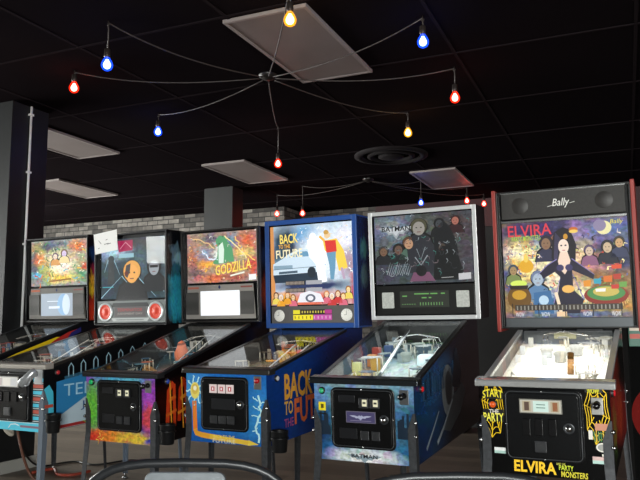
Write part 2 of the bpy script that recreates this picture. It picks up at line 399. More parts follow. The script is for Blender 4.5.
def chandelier(hub_px, bulbs, label):
    hx, hy = unpr(hub_px[0], hub_px[1], ZC)
    t = empty('spider_chandelier', (hx, hy, ZC)); tag(t, label, 'chandelier')
    CORD = mat('#3a3331', .5); SK = mat('#3a3330', .4, .5)
    MB().rev([(.075, 0), (.075, -.012), (.05, -.03), (.02, -.045), (0, -.045)], (0, 0, 0), mat('#1a1716', .4), seg=28).build('ceiling_rose', t)
    for (hpx, hpy, bpx, bpy_, c) in bulbs:
        x, y = unpr(hpx, hpy, ZC); Y = -x*SA + y*CA
        drop = (bpy_-hpy)/FPX*Y
        x, y = unpr(bpx, bpy_, ZC-drop)
        x -= hx; y -= hy; d = math.hypot(x, y)
        pts = []; n = 16; sag = .028*d+.03
        for i in range(n+1):
            f = i/n; r0 = .06/d
            ff = r0+(1-r0)*f
            pts.append((x*ff, y*ff, -.03-(.0+sag*4*f*(1-f)*(1-.35*(1-f)))+.015*f))
        zb = -drop
        pts += [(x, y, -.022), (x+.004, y, -.06), (x+.002, y, zb+.1)]
        MB().tube(pts, .0045, CORD, 6).build('cord', t)
        MB().tube([(x, y, 0), (x, y, -.014), (x+.012, y, -.026), (x, y, -.036), (x-.008, y, -.03)], .003, SK, 6).build('hook', t)
        MB().rev([(.004, zb+.115), (.02, zb+.105), (.021, zb+.06), (.018, zb+.05), (0, zb+.05)], (x, y, 0), SK, seg=14).build('socket', t)
        gm, cm = BM[c]
        prof = [(.015, .055), (.018, .045), (.03, .025), (.037, .004), (.036, -.012), (.028, -.028), (.014, -.037), (0.0005, -.039)]
        b = MB().rev([(r*1.02, zb+h) for r, h in prof], (x, y, 0), gm, seg=18).build('bulb', t)
        MB().rev([(r*.66, zb+h*.66) for r, h in prof], (x, y, 0), cm, seg=16).build('filament', b)
        ld = bpy.data.lights.new('bulb_light', 'POINT'); ld.energy = (1.6 if c != 'yellow' else 2.2)*(.8 if hub_px[0] > 300 else 1); ld.color = LC[c]; ld.shadow_soft_size = .045
        lo = bpy.data.objects.new('bulb_light', ld); col.objects.link(lo); lo.location = (hx+x, hy+y, ZC+zb-.06)
chandelier((268, 75), [(286, -20, 290, 20, 'yellow'), (418, 13, 423, 42, 'blue'), (450, 64, 455, 98, 'red'), (405, 110, 408, 133, 'yellow'),
    (279, 124, 278, 164, 'red'), (161, 112, 158, 132, 'blue'), (80, 69, 74, 88, 'red'), (113, 16, 107, 65, 'blue')],
    'nearer spider chandelier with eight coloured bulbs on draped cords, largest on the ceiling')
chandelier((368, 179), [(302.5, 184, 302.5, 213.5, 'red'), (278, 193.5, 277, 214, 'red'), (466, 186, 467, 201, 'red'), (484, 193, 484, 204, 'red'), (419, 179, 421, 203, 'blue')],
    'farther spider chandelier with small bulbs hanging just above the machines')

# ------------------------------------------------------------------ pinball machines
YB = 1.047     # front of the backbox
CWD = .274     # half cabinet width
def X(s): return -CWD+2*CWD*s
def Zt(t): return .94-.395*t
def E_(c, e=1.0): return mat(c, .5, 0, e)

def build_machine(cfg):
    x, y, a, bw, z0, z1, tilt, dz = cfg['pose']
    rx, ry = room(x, y)
    root = empty('pinball_machine', (rx, ry, 0), -(a-A0))
    tag(root, cfg['label'], 'pinball machine', 'row of pinball machines')
    ct, st = math.cos(tilt), math.sin(tilt)
    def xf(p):
        yy, zz = p[1], p[2]-.53
        return (p[0], yy*ct-zz*st, yy*st+zz*ct+.53+dz)
    def inv_z(yy): return yy
    H = bw/2
    body = cfg['body']; trim = cfg['trim']
    zg = z0-.014      # glass height at the rear
    def gz(yy): return .952+(zg-.952)*(yy-.05)/(YB-.07)
    # cabinet: an open box with sloping sides
    side = [(0, .545), (1.30, .545), (1.30, z0-.003), (YB-.012, z0-.003), (YB-.02, zg-.012), (0, .945)]
    c = MB()
    c.prism(side, 'x', -CWD, -CWD+.018, body); c.prism(side, 'x', CWD-.018, CWD, body)
    c.box(-CWD+.018, CWD-.018, 0, .018, .545, .935, body)
    c.box(-CWD+.018, CWD-.018, 1.282, 1.30, .545, z0-.003, body)
    c.box(-CWD+.018, CWD-.018, .018, 1.282, .545, .56, BLACK)
    c.box(-CWD+.018, CWD-.018, YB+.02, YB+.04, .9, z0-.003, BLACK)
    c.build('cabinet', root, xf)
    # front artwork
    F = Face((-CWD, -.0015, .94), (2*CWD, 0, 0), (0, 0, -.395))
    m = MB(); F.panel(m, cfg['front_art']); m.build('front_art', root, xf)
    if cfg.get('front_draw'):
        fd = cfg['front_draw']
        for nm_, fn in (fd if isinstance(fd, list) else [('front_lettering', fd)]):
            m = MB(); fn(F, m); m.build(nm_, root, xf)
    # side artwork (right side)
    Sx = CWD+.0012
    sa = cfg['side_art']
    m = MB()
    pts = side
    m.add([(Sx, p[0], p[1]) for p in pts], [list(range(len(pts)))], sa, uvs=[(p[0]/1.3, (p[1]-.545)/.6) for p in pts])
    m.add([(-Sx, p[0], p[1]) for p in pts], [list(range(len(pts)))[::-1]], sa, uvs=[(p[0]/1.3, (p[1]-.545)/.6) for p in pts])
    m.build('side_art', root, xf)
    FS = Face((Sx+.0004, 0, 1.145), (0, 1.3, 0), (0, 0, -.6))
    if cfg.get('side_draw'):
        fd = cfg['side_draw']
        for nm_, fn in (fd if isinstance(fd, list) else [('side_lettering', fd)]):
            m = MB(); fn(FS, m); m.build(nm_, root, xf)
    # rails and lockbar
    for s in (-1, 1):
        r = MB(); prof = [(.045, gz(.045)-.014), (YB-.012, gz(YB-.012)-.014), (YB-.012, gz(YB-.012)+.006), (.045, gz(.045)+.006)]
        xa, xb = (s*(CWD-.022), s*(CWD+.006)); r.prism(prof, 'x', min(xa, xb), max(xa, xb), trim, .002); r.build('side_rail', root, xf)
    l = MB(); l.prism([(-.012, .932), (-.012, .957), (-.004, .965), (.055, .971), (.055, .932)], 'x', -.3, .3, cfg['lock'], .004); l.build('lockbar', root, xf)
    # playfield + glass
    zf, zr = .86, z0-cfg.get('zr', .15)
    PF = Face((-CWD+.02, YB+.01, zr), (2*CWD-.04, 0, 0), (0, -(YB-.03), zf-zr))
    m = MB(); PF.panel(m, cfg['play_art'])
    pf = m.build('playfield', root, xf)
    g = MB(); g.prism([(.05, .952), (YB-.014, gz(YB-.014)), (YB-.014, gz(YB-.014)+.004), (.05, .956)], 'x', -CWD+.02, CWD-.02, GLASS); g.build('playfield_glass', root, xf)
    for s in (-1, 1):   # inner walls, mirrored blades or painted
        m = MB(); xx = s*(CWD-.019)
        m.add([(xx, .02, .84), (xx, YB, zr-.01), (xx, YB, gz(YB)-.004), (xx, .02, .94)], [[0, 1, 2, 3]], cfg.get('blade', DKG)); m.build('inner_panel', root, xf)
    def pz(yy, h=0): return zf+(zr-zf)*(yy-.04)/(YB-.03)+h
    rnd = random.Random(cfg['seed']); pal = cfg['pal']
    # apron
    m = MB(); m.prism([(.03, pz(.03)), (.16, pz(.16)), (.16, pz(.16, .02)), (.03, pz(.03, .05))], 'x', -CWD+.02, CWD-.02, mat(cfg.get('apron', '#181818'), .4)); m.build('apron', root, xf)
    for s in (-1, 1):
        m = MB(); zz = pz(.21, .03); m.prism([(s*.13, .24), (s*.03, .195), (s*.028, .205), (s*.125, .262)], 'z', zz, zz+.018, mat(cfg.get('flip', '#d8d4c8'), .4)); m.build('flipper', root, xf)
        m = MB(); m.tube([(s*.18, .22, pz(.22, .03)), (s*.2, .36, pz(.36, .03)), (s*.14, .26, pz(.26, .03)), (s*.18, .22, pz(.22, .03))], .006, mat('#c9c5b8', .5)); m.build('slingshot', root, xf)
    for (bx_, by_) in ((-.08, .74), (.07, .78), (0, .66)):
        m = MB(); cc = rnd.choice(pal)
        m.rev([(.03, 0), (.03, .03), (.036, .035), (.036, .045), (.02, .055), (0, .057)], (bx_, by_, pz(by_)), E_(cc, .5), seg=20); m.build('pop_bumper', root, xf)
    for i in range(cfg.get('nplastic', 20)):
        bx_, by_ = rnd.uniform(-.22, .22), rnd.uniform(.3, .98)
        if abs(bx_) < .12 and by_ < .6: bx_ = math.copysign(rnd.uniform(.14, .22), bx_)
        hh = rnd.uniform(.03, .075); cc = rnd.choice(pal); w = rnd.uniform(.025, .07); d = rnd.uniform(.03, .09); an = rnd.uniform(-.8, .8)
        q = []
        n = rnd.choice((4, 5, 6))
        for j in range(n):
            tt = 2*PI*j/n+an; q.append((bx_+w*math.cos(tt)*rnd.uniform(.7, 1), by_+d*math.sin(tt)*rnd.uniform(.7, 1)))
        q = [(max(-.245, min(.245, p[0])), max(.2, min(1.02, p[1]))) for p in q]
        m = MB(); zt = pz(by_, hh); m.prism(q, 'z', zt, zt+.004, E_(cc, cfg.get('plglow', .45)))
        for p in q[:3]: m.tube([(p[0]*.98, p[1], pz(p[1])), (p[0]*.98, p[1], zt)], .004, mat('#b8b4a8', .4))
        m.build('plastic', root, xf)
    for i in range(8):
        bx_, by_ = rnd.uniform(-.23, .23), rnd.uniform(.55, 1.0)
        m = MB(); zz = pz(by_); cc = rnd.choice(pal); m.box(bx_-.014, bx_+.014, by_, by_+.006, zz, zz+.04+rnd.uniform(0, .03), E_(cc, .6), .002); m.build('target', root, xf)
    # wire ramps
    for s in (cfg.get('ramp', 1),):
        m = MB()
        path = [(s*.2, .3), (s*.215, .5), (s*.2, .72), (s*.12, .9), (-s*.02, .95), (-s*.1, .86), (-s*.08, .72)]
        for off in (-.012, .012):
            m.tube([(p[0]+off, p[1]+off*.4, pz(p[1], .05+.008*i)) for i, p in enumerate(path)], .0022, CHROME, 6)
        for i, p in enumerate(path): m.tube([(p[0]-.012, p[1]-.005, pz(p[1], .05+.008*i)), (p[0]+.012, p[1]+.005, pz(p[1], .05+.008*i))], .002, CHROME, 5)
        m.build('wire_ramp', root, xf)
    if cfg.get('toys'): cfg['toys'](root, xf, pz)
    # playfield lamps: the machine's own general illumination
    ld = bpy.data.lights.new('playfield_lamp', 'AREA'); ld.shape = 'RECTANGLE'; ld.size = .46; ld.size_y = .75; ld.energy = cfg.get('gi', 1.2); ld.color = cfg.get('gicol', (1, .93, .82))
    lo = bpy.data.objects.new('playfield_lamp', ld); col.objects.link(lo); lo.parent = root
    lo.location = xf((0, .60, gz(.60)-.012)); lo.rotation_euler = (math.atan((zg-.952)/(YB-.07))+tilt, 0, 0)
    # coin door
    dr = cfg['door']; s0, s1, t0, t1 = dr['rect']
    x0, x1, zz0, zz1 = X(s0), X(s1), Zt(t1), Zt(t0); w, h = x1-x0, zz1-zz0
    DB = noisy('#0a0b0c', '#101113', 150, .24, 0, .08, spec=.4)
    m = MB(); m.prism(rrect(x0, x1, zz0, zz1, .03), 'y', -.012, -.0018, DB, .003); door = m.build('coin_door', root, xf)
    e = .018
    m = MB(); m.prism(rrect(x0+e, x1-e, zz0+e, zz1-e, .018), 'y', -.017, -.0122, DB, .002)
    leaf = m.build('door_leaf', door, xf)
    edge = MB()
    rr = rrect(x0+e*.6, x1-e*.6, zz0+e*.6, zz1-e*.6, .022); edge.tube([(p[0], -.013, p[1]) for p in rr+rr[:1]], .0022, mat('#3a3c3f', .3), 6); edge.build('door_seam', door, xf)
    def dp(u, v): return x0+w*u, zz1-h*v
    for u, v in ((.5, .03), (.03, .5), (.97, .5), (.5, .97)):
        cx, cz = dp(u, v); MB().rev([(0, -.0155), (.004, -.015), (.005, -.0122)], (cx, 0, cz), SCREW, 'y', 12).build('screw', door, xf)
    lx, lz = dp(*dr['lock'])
    m = MB(); m.rev([(0, -.029), (.011, -.029), (.0135, -.02), (.0135, -.0172)], (lx, 0, lz), CHROME, 'y', 18); m.box(lx-.001, lx+.001, -.0305, -.0291, lz-.005, lz+.005, BLACK); m.build('lock', door, xf)
    m = MB(); m.rev([(.0145, -.0172), (.019, -.021), (.024, -.0172)], (lx, 0, lz), mat('#303235', .35, .3), 'y', 20); m.build('lock_ring', door, xf)
    for (u, v, uw, vh, kind) in dr['items']:
        cx, cz = dp(u, v); ww, hh = w*uw/2, h*vh/2
        m = MB()
        if kind == 'lit':
            m.box(cx-ww, cx+ww, -.026, -.0172, cz-hh, cz+hh, mat('#2b2c2f', .35), .003); m.box(cx-ww*.25, cx+ww*.7, -.0275, -.0262, cz-hh*.6, cz+hh*.7, E_('#e6e2c0', .75)); m.box(cx-ww*.1, cx+ww*.5, -.0285, -.0276, cz-hh*.1, cz+hh*.25, mat('#222222'))
            m.build('coin_slot', door, xf)
        elif kind == 'window':
            m.box(cx-ww, cx+ww, -.0215, -.0172, cz-hh, cz+hh, E_('#d9c6c2', .75), .001); m.box(cx-ww*.45, cx+ww*.45, -.0222, -.0216, cz-hh*.5, cz+hh*.5, E_(dr.get('wc', '#a8333a'), .8)); m.box(cx-ww*.14, cx+ww*.14, -.0226, -.0223, cz-hh*.3, cz+hh*.3, E_('#ffffff', .7))
            m.build('price_window', door, xf)
        elif kind == 'return':
            m.box(cx-ww, cx+ww, -.024, -.0172, cz-hh, cz+hh, mat('#2b2c2f', .35), .003); m.box(cx-ww*.62, cx+ww*.62, -.0255, -.0242, cz-hh*.62, cz+hh*.62, DKG, .001); m.build('coin_return', door, xf)
        elif kind == 'plate':
            m.prism(rrect(cx-ww, cx+ww, cz-hh, cz+hh, .004), 'y', -.0195, -.0172, mat('#1b1c1f', .3), .001); m.build('plate', door, xf)
        elif kind == 'slot':
            m.box(cx-ww, cx+ww, -.022, -.0172, cz-hh, cz+hh, mat('#0a0a0c', .25), .003); m.build('coin_chute', door, xf)
        elif kind == 'label':
            m.box(cx-ww, cx+ww, -.022, -.0172, cz-hh, cz+hh, mat(dr.get('lframe', '#8c8a86'), .35), .001)
            lb = m.build('door_label', door, xf)
            FL = Face((cx-ww*.95, -.0222, cz+hh*.86), (ww*1.9, 0, 0), (0, 0, -hh*1.72))
            # drawn as sheets of their own
            q = MB(); FL.panel(q, E_(dr['lcol'], dr.get('lem', .55))); dr['ldraw'](FL, q)
            for i in range(len(q.v)): pass
            lm = q.build('label_print', root, xf)
    # buttons, plunger, legs
    for (u, v, r, cc, em) in cfg.get('buttons', ()):
        m = MB(); m.rev([(r*1.45, -.002), (r*1.45, -.008), (r*1.1, -.012), (r, -.012)], (X(u), 0, Zt(v)), SATIN, 'y', 20)
        m.rev([(r, -.0115), (r*.9, -.017), (0, -.0185)], (X(u), 0, Zt(v)), mat(cc, .3, 0, em), 'y', 20); m.build('start_button', root, xf)
    if cfg.get('plunger'):
        u, v, kind = cfg['plunger']; cx, cz = X(u), Zt(v)
        m = MB(); m.box(cx-.024, cx+.024, -.007, -.002, cz-.036, cz+.036, mat(kind[0], .3, .7), .002); pl = m.build('plunger', root, xf)
        if len(kind) > 2:
            m = MB(); m.rev([(0, -.022), (.012, -.021), (.014, -.008)], (cx, 0, cz+.012), mat(kind[1], .25, 0, .3), 'y', 18); m.build('launch_button', pl, xf)
        else:
            m = MB(); m.rev([(0, -.062), (.012, -.06), (.0155, -.052), (.0145, -.044), (.006, -.036), (.005, -.02), (.012, -.018), (.015, -.007)], (cx, 0, cz+.008), mat(kind[1], .25), 'y', 18); m.build('plunger_knob', pl, xf)
    fb = cfg.get('flipbtn', '#c01a20')
    for s in (-1, 1):
        m = MB(); m.rev([(.019, s*.0005), (.019, s*.007), (.013, s*.010)], (s*(CWD+.0012), .10, .905), mat(cfg.get('flipring', '#1a1a1a'), .4), 'x', 18)
        m.rev([(.013, s*.008), (.012, s*.015), (0, s*.017)], (s*(CWD+.0012), .10, .905), mat(fb, .3, 0, cfg.get('flipem', .25)), 'x', 18); m.build('flipper_button', root, xf)
    lg = cfg.get('legm', LEGM)
    for (sx, sy, base) in ((-1, 1, 0.0), (1, 1, 0.0), (-1, -1, 1.30), (1, -1, 1.30)):
        cx = sx*(CWD+.003); cyy = base-sy*.005
        W = .040; th = .004
        def T(p): return Vector(xf(p))
        def L1(zz, wfront, wside, dx=0, dy=0, floor=None):
            # outline of an L section at height zz: outer corner, front end, side end
            o = [(cx, cyy), (cx-sx*wfront, cyy), (cx-sx*wfront, cyy+sy*th), (cx-sx*th, cyy+sy*th), (cx-sx*th, cyy+sy*wside), (cx, cyy+sy*wside)]
            if floor is None: return [T((p[0], p[1], zz)) for p in o]
            b = T((cx, cyy, .545))
            return [Vector((p[0]+sx*.022, p[1]-cyy+b.y-sy*.03, floor)) for p in o]
        rings = [L1(.80, .010, .010), L1(.72, W, W), L1(.60, W, W), L1(0, W*.7, W*.7, floor=.035)]
        vs = [p for r in rings for p in r]; fs = [list(range(6)), [18+i for i in range(6)][::-1]]
        for r in range(3):
            for i in range(6): fs.append([r*6+i, (r+1)*6+i, (r+1)*6+(i+1) % 6, r*6+(i+1) % 6])
        m = MB(); m.add(vs, fs, lg)
        bmx = bmesh.new(); bmx.free()
        leg = m.build('leg', root)
        fx = sum(p.x for p in rings[3])/6; fy = sum(p.y for p in rings[3])/6
        m = MB(); m.rev([(0, 0), (.02, 0), (.022, .006), (.012, .014), (.006, .016), (.005, .06), (0, .06)], (fx, fy, 0), STEEL, 'z', 14); m.build('leveler', leg)
        for zz in (.755, .69):
            p = T((cx+sx*.001, cyy-sy*.001, zz)); m = MB(); d = Vector((sx, -sy*.8, 0)).normalized()
            m.tube([p-d*.002, p+d*.007, p+d*.012], [.010, .010, .006], SCREW, 8); m.build('bolt', leg)
    # backbox
    D = .22
    m = MB(); fr = .012
    m.box(-H, -H+fr, YB, YB+D, z0, z1, cfg['bbside']); m.box(H-fr, H, YB, YB+D, z0, z1, cfg['bbside'])
    m.box(-H+fr, H-fr, YB, YB+D, z1-fr, z1, cfg['bbframe']); m.box(-H+fr, H-fr, YB, YB+D, z0, z0+fr, cfg['bbframe'])
    m.box(-H+fr, H-fr, YB+D-.012, YB+D, z0+fr, z1-fr, BLACK)
    bb = m.build('backbox', root, xf)
    fw = cfg.get('fw', .012); FRM = cfg['bbframe']
    m = MB(); ya, yb = YB-.008, YB-.0005
    m.box(-H, -H+fw, ya, yb, z0, z1, FRM, .002); m.box(H-fw, H, ya, yb, z0, z1, FRM, .002)
    m.box(-H+fw, H-fw, ya, yb, z1-fw, z1, FRM, .002); m.box(-H+fw, H-fw, ya, yb, z0, z0+fw, FRM, .002)
    m.build('backbox_frame', root, xf)
    if cfg.get('bbart'):
        m = MB(); xx = H+.001
        m.add([(xx, YB+.005, z0+.01), (xx, YB+D-.005, z0+.01), (xx, YB+D-.005, z1-.01), (xx, YB+.005, z1-.01)], [[0, 1, 2, 3]], cfg['bbart'], uvs=[(0, 0), (1, 0), (1, 1), (0, 1)])
        m.build('backbox_side_art', root, xf)
    BF = Face((-H, YB+.012, z1), (bw, 0, 0), (0, 0, z0-z1))
    u0, u1, v0, v1 = cfg['glass']
    # dark surround behind everything
    m = MB(); m.box(-H+fr, H-fr, YB+.02, YB+.024, z0+fr, z1-fr, BLACK); m.build('backbox_insert', root, xf)
    def sub(a0_, a1_, b0, b1, off=0): return Face(BF.p(a0_, b0, off), BF.U*(a1_-a0_), BF.V*(b1-b0))
    TL = sub(u0, u1, v0, v1)
    m = MB(); TL.panel(m, cfg['bg_art']); cfg['bg_draw'](TL, m); m.build('backglass', root, xf)
    gl = MB(); P = [TL.p(0, 0, .006), TL.p(1, 1, .006)]
    gl.box(P[0].x, P[1].x, P[0].y-.003, P[0].y, P[1].z, P[0].z, BGLASS); gl.build('backglass_pane', root, xf)
    cfg['panel_draw'](sub, root, xf, BF)
    return root, xf, BF

def speaker_grille(F, u, v, w, h, mt, name, root, xf, round_=False, ring=None):
    m = MB(); c = F.p(u, v); ww = w*F.U.length/2; hh = h*F.V.length/2
    if round_:
        r = ww; prof = [(0, -.009), (r*.35, -.0085), (r*.4, -.006), (r*.9, -.004), (r, -.008), (r*1.08, -.008), (r*1.1, 0)]
        m.rev(prof, (c.x, c.y, c.z), mt, 'y', 28)
        if ring: m.rev([(r*1.1, -.0005), (r*1.12, -.007), (r*1.42, -.006), (r*1.45, 0)], (c.x, c.y, c.z), ring, 'y', 28)
    else:
        m.prism(rrect(c.x-ww, c.x+ww, c.z-hh, c.z+hh, min(ww, hh)*.15), 'y', c.y-.006, c.y, mt, .001)
    return m.build(name, root, xf)

def grille_mat(c1, c2, sc=160):
    m = bpy.data.materials.new('grille'); m.use_nodes = True; t = m.node_tree; N = t.nodes; L = t.links; b = N['Principled BSDF']
    tc = N.new('ShaderNodeTexCoord'); v = N.new('ShaderNodeTexVoronoi'); v.inputs['Scale'].default_value = sc; v.inputs['Randomness'].default_value = 0; L.new(tc.outputs['Object'], v.inputs[0])
    r = N.new('ShaderNodeValToRGB'); r.color_ramp.elements[0].position = .3; r.color_ramp.elements[1].position = .4
    r.color_ramp.elements[0].color = (*lin(c2), 1); r.color_ramp.elements[1].color = (*lin(c1), 1); L.new(v.outputs['Distance'], r.inputs[0]); L.new(r.outputs[0], b.inputs['Base Color']); b.inputs['Roughness'].default_value = .5
    return m
GRL = grille_mat('#4c4a48', '#1a1918')

# ---- helper drawings (generic figures: a head with hair and shoulders)
def head(F, m, u, v, r, skin, hair, coat, em, asp=1.3, glasses=False):
    OUT = mat('#0a0808', .6)
    F.ell(m, u, v-r*.15*asp, r*1.25, r*1.3*asp, OUT, .0008); F.poly(m, [(u-r*2.2, v+r*3.25*asp), (u-r*1.7, v+r*1.35*asp), (u, v), (u+r*1.7, v+r*1.35*asp), (u+r*2.2, v+r*3.25*asp)], OUT, .0007)
    F.poly(m, [(u-r*2, v+r*3.2*asp), (u-r*1.5, v+r*1.5*asp), (u-r*.5, v+r*.9*asp), (u+r*.5, v+r*.9*asp), (u+r*1.5, v+r*1.5*asp), (u+r*2, v+r*3.2*asp)], E_(coat, em), .0009)
    F.ell(m, u, v-r*.25*asp, r*1.12, r*1.15*asp, E_(hair, em), .0012)
    F.ell(m, u, v+r*.08*asp, r*.82, r*1.02*asp, E_(skin, em), .0015)
    if glasses:
        F.line(m, [(u-r*.7, v-r*.1*asp), (u+r*.7, v-r*.1*asp)], r*.35*F.U.length, E_('#101010', em), .0018)
    else:
        for s in (-1, 1): F.ell(m, u+s*r*.32, v-r*.05*asp, r*.13, r*.09*asp, E_('#2a1c18', em), .0018, 8)
    F.line(m, [(u-r*.25, v+r*.6*asp), (u+r*.25, v+r*.6*asp)], r*.1*F.U.length, E_('#803a30', em), .0018)
def speck(F, m, rnd, n, cols, em, u0=.02, u1=.98, v0=.02, v1=.98, w=.006, off=.0005, L=.03):
    for k in range(n):
        u, v = rnd.uniform(u0, u1), rnd.uniform(v0, v1); a = rnd.uniform(0, 6.28); c = rnd.choice(cols); d = rnd.uniform(.4, 1)*L
        F.line(m, [(u, v), (u+d*math.cos(a), v+d*1.3*math.sin(a)), (u+1.6*d*math.cos(a+.7), v+2*d*math.sin(a+.7))], w*rnd.uniform(.6, 1.5), E_(c, em), off+.000003*k, .2)
def bolts(F, m, pts, w, mt, rnd, n=3, amp=.02):
    for a, b in zip(pts, pts[1:]):
        q = [a]
        for i in range(1, 5):
            f = i/5; q.append((a[0]+(b[0]-a[0])*f+rnd.uniform(-amp, amp), a[1]+(b[1]-a[1])*f+rnd.uniform(-amp, amp)))
        q.append(b); F.line(m, q, w, mt)

# =================================================================== 1: leftmost machine
def bgA(F, m):
    e = .95; r = random.Random(3)
    F.text(m, 'GUARD', .5, .83, .34, .11, E_('#c88a20', e)) if False else None
    F.line(m, [(.33, .9), (.72, .86)], .012, E_('#8a5a18', e)); F.line(m, [(.36, .78), (.36, .9)], .01, E_('#caa040', e)); F.line(m, [(.45, .77), (.45, .89)], .01, E_('#b88a30', e))
    F.line(m, [(.54, .77), (.54, .88)], .01, E_('#caa040', e)); F.line(m, [(.63, .76), (.63, .87)], .01, E_('#caa040', e))
    head(F, m, .44, .36, .045, '#f2dcc8', '#6a5468', '#d89a50', e); head(F, m, .6, .3, .05, '#dcc8e8', '#7a5a3a', '#f0d8a0', e)
    speck(F, m, r, 110, ['#2a3038', '#f8f0c8', '#e8a040', '#4a8a58', '#b84a30', '#5a9ab0', '#fff8e0', '#704a28'], .9, w=.008)
    for k in range(26):
        u, v = r.uniform(.03, .95), r.uniform(.05, .95); c = r.choice(['#e8702c', '#3c8a48', '#f0c040', '#58b0c8', '#b83a28', '#f8f0d0', '#3a6a30'])
        a = r.uniform(0, 6); F.line(m, [(u, v), (u+.06*math.cos(a), v+.08*math.sin(a)), (u+.11*math.cos(a+.5), v+.13*math.sin(a+.5))], .014, E_(c, e), .0007, .1)
def panelLCD(pc, scr, scr2=None, tags='#c85a28'):
    def f(sub, root, xf, BF):
        S_ = sub(.05, .95, .60, .965, .004)
        m = MB(); pm = mat(pc, .35)
        a, b, c, d = S_.p(0, 1), S_.p(1, 1), S_.p(.97, 0), S_.p(.03, 0)
        m.prism([(p.x, p.z) for p in (a, b, c, d)], 'y', a.y-.006, a.y, pm, .002); sp = m.build('speaker_panel', root, xf)
        F = sub(.05, .95, .60, .965, .011)
        for u in (.105, .89): speaker_grille(F, u, .54, .185, .66, GRL, 'speaker', sp, xf)
        m = MB(); Q = Face(F.p(.225, .18, .002), F.U*.56, F.V*.72); Q.panel(m, scr)
        if scr2: scr2(Q, m)
        m.build('screen', sp, xf)
        m = MB(); F.line(m, [(.04, .08), (.2, .08)], .016, E_(tags, .5)); F.line(m, [(.8, .08), (.96, .08)], .012, E_('#a05048', .35)); F.ell(m, .5, .07, .015, .05, mat('#1a2a5a', .3)); m.build('badge', sp, xf)
    return f
def scrA(Q, m):
    Q.ell(m, .72, .5, .2, .48, E_('#8fb8dc', .9)); Q.ell(m, .8, .5, .12, .46, E_('#d0e0ee', .9), .001)
    Q.line(m, [(.2, .35), (.55, .35)], .006, E_('#e8f2fa', .9), .0014); Q.line(m, [(.25, .62), (.6, .62)], .02, E_('#e0ecf6', .9), .0014)
FLAME = art('#120f16', [(.5, .9, .6, .25, '#d23a1c', .5), (.5, .62, .5, .1, '#f0c030', .4), (.4, .5, .4, .08, '#e0a030', .4), (.5, .38, .35, .1, '#b02a50', .4), (.4, .2, .4, .1, '#1e3a6a', .5), (.7, .75, .3, .14, '#f4d040', .4)], .06, 9)
A_side = art('#0b0b12', [(.12, .33, .5, .05, '#d8b428', .3)], .01)
def sideA(F, m):
    # flame stripe climbing along the top of the side
    def e(u, d): return (u, .335-.40*u/.8+d)
    F.poly(m, [e(.02, .16), e(.2, .17), e(.45, .165), e(.6, .13), e(.66, .08), e(.6, .045), e(.3, .055), e(.04, .10)], mat('#ecca1e', .4))
    F.poly(m, [e(.5, .13), e(.62, .15), e(.72, .11), e(.8, .05), e(.7, .04), e(.6, .07)], mat('#b8302a', .4), .0012)
    F.poly(m, [e(.68, .13), e(.8, .1), e(.8, .04), e(.72, .06)], mat('#282a70', .4), .0014)
    F.poly(m, [e(.3, .13), e(.38, .16), e(.44, .13), e(.38, .11)], mat('#c84a20', .4), .0012)
doorStern = dict(rect=(.18, .82, .06, .83), lock=(.84, .5), items=[(.54, .24, .15, .17, 'lit'), (.71, .24, .15, .17, 'lit'), (.54, .77, .13, .15, 'return'), (.71, .77, .13, .15, 'return'), (.28, .75, .28, .17, 'plate'), (.27, .2, .26, .12, 'plate')])
cfgA = dict(pose=(-2.627, 4.945, .443, .699, 1.203, 1.91, .052, .005), seed=1, label='leftmost pinball machine, cut off by the frame, with busy orange and green backglass',
    body=BLACK, trim=SATIN, lock=SATIN, front_art=art('#1c1a30', [(.5, .8, .5, .3, '#c8502a', .5)]), side_art=mat('#0b0b12', .3), side_draw=sideA,
    play_art=art('#2a2426', [(.4, .4, .3, .2, '#6a4a3a', .8), (.7, .6, .2, .2, '#3a4a5a', .8)]), pal=['#6a6a70', '#b8b0a0', '#a83a2a', '#4a6a8a', '#3a3a3e'], gi=.7,
    door=doorStern, plunger=(.91, .2, ('#8a8a8a', '#111111')), buttons=[(.08, .12, .012, '#18a050', .5)],
    bbside=BLACK, bbframe=mat('#1c1d1f', .35), bbart=FLAME, glass=(.07, .965, .035, .575),
    bg_art=art('#9a9c92', [(.12, .2, .16, .14, '#e8d040', .6), (.06, .5, .14, .4, '#5a5e64', .6), (.18, .45, .14, .14, '#e87030', .6), (.25, .7, .14, .25, '#2f8a4a', .7), (.3, .12, .2, .12, '#44505e', .6), (.5, .1, .2, .1, '#5a6a80', .7), (.85, .15, .16, .14, '#e07a30', .7),
        (.9, .45, .1, .2, '#a8a080', .7), (.88, .75, .14, .18, '#4a8a6a', .7), (.5, .55, .3, .32, '#f4d880', .8), (.55, .55, .2, .22, '#fffbe8', .9), (.55, .83, .28, .12, '#f0cc50', .7), (.95, .6, .06, .1, '#c84a2a', .6), (.1, .75, .1, .08, '#58c0d8', .5)], .05, 8, .38, 22, 1.25),  # pale centre fields paint the backlight's white-hot middle into the artwork
    bg_draw=bgA, panel_draw=panelLCD('#68645f', mat('#aebccb', .3, 0, .8), scrA))

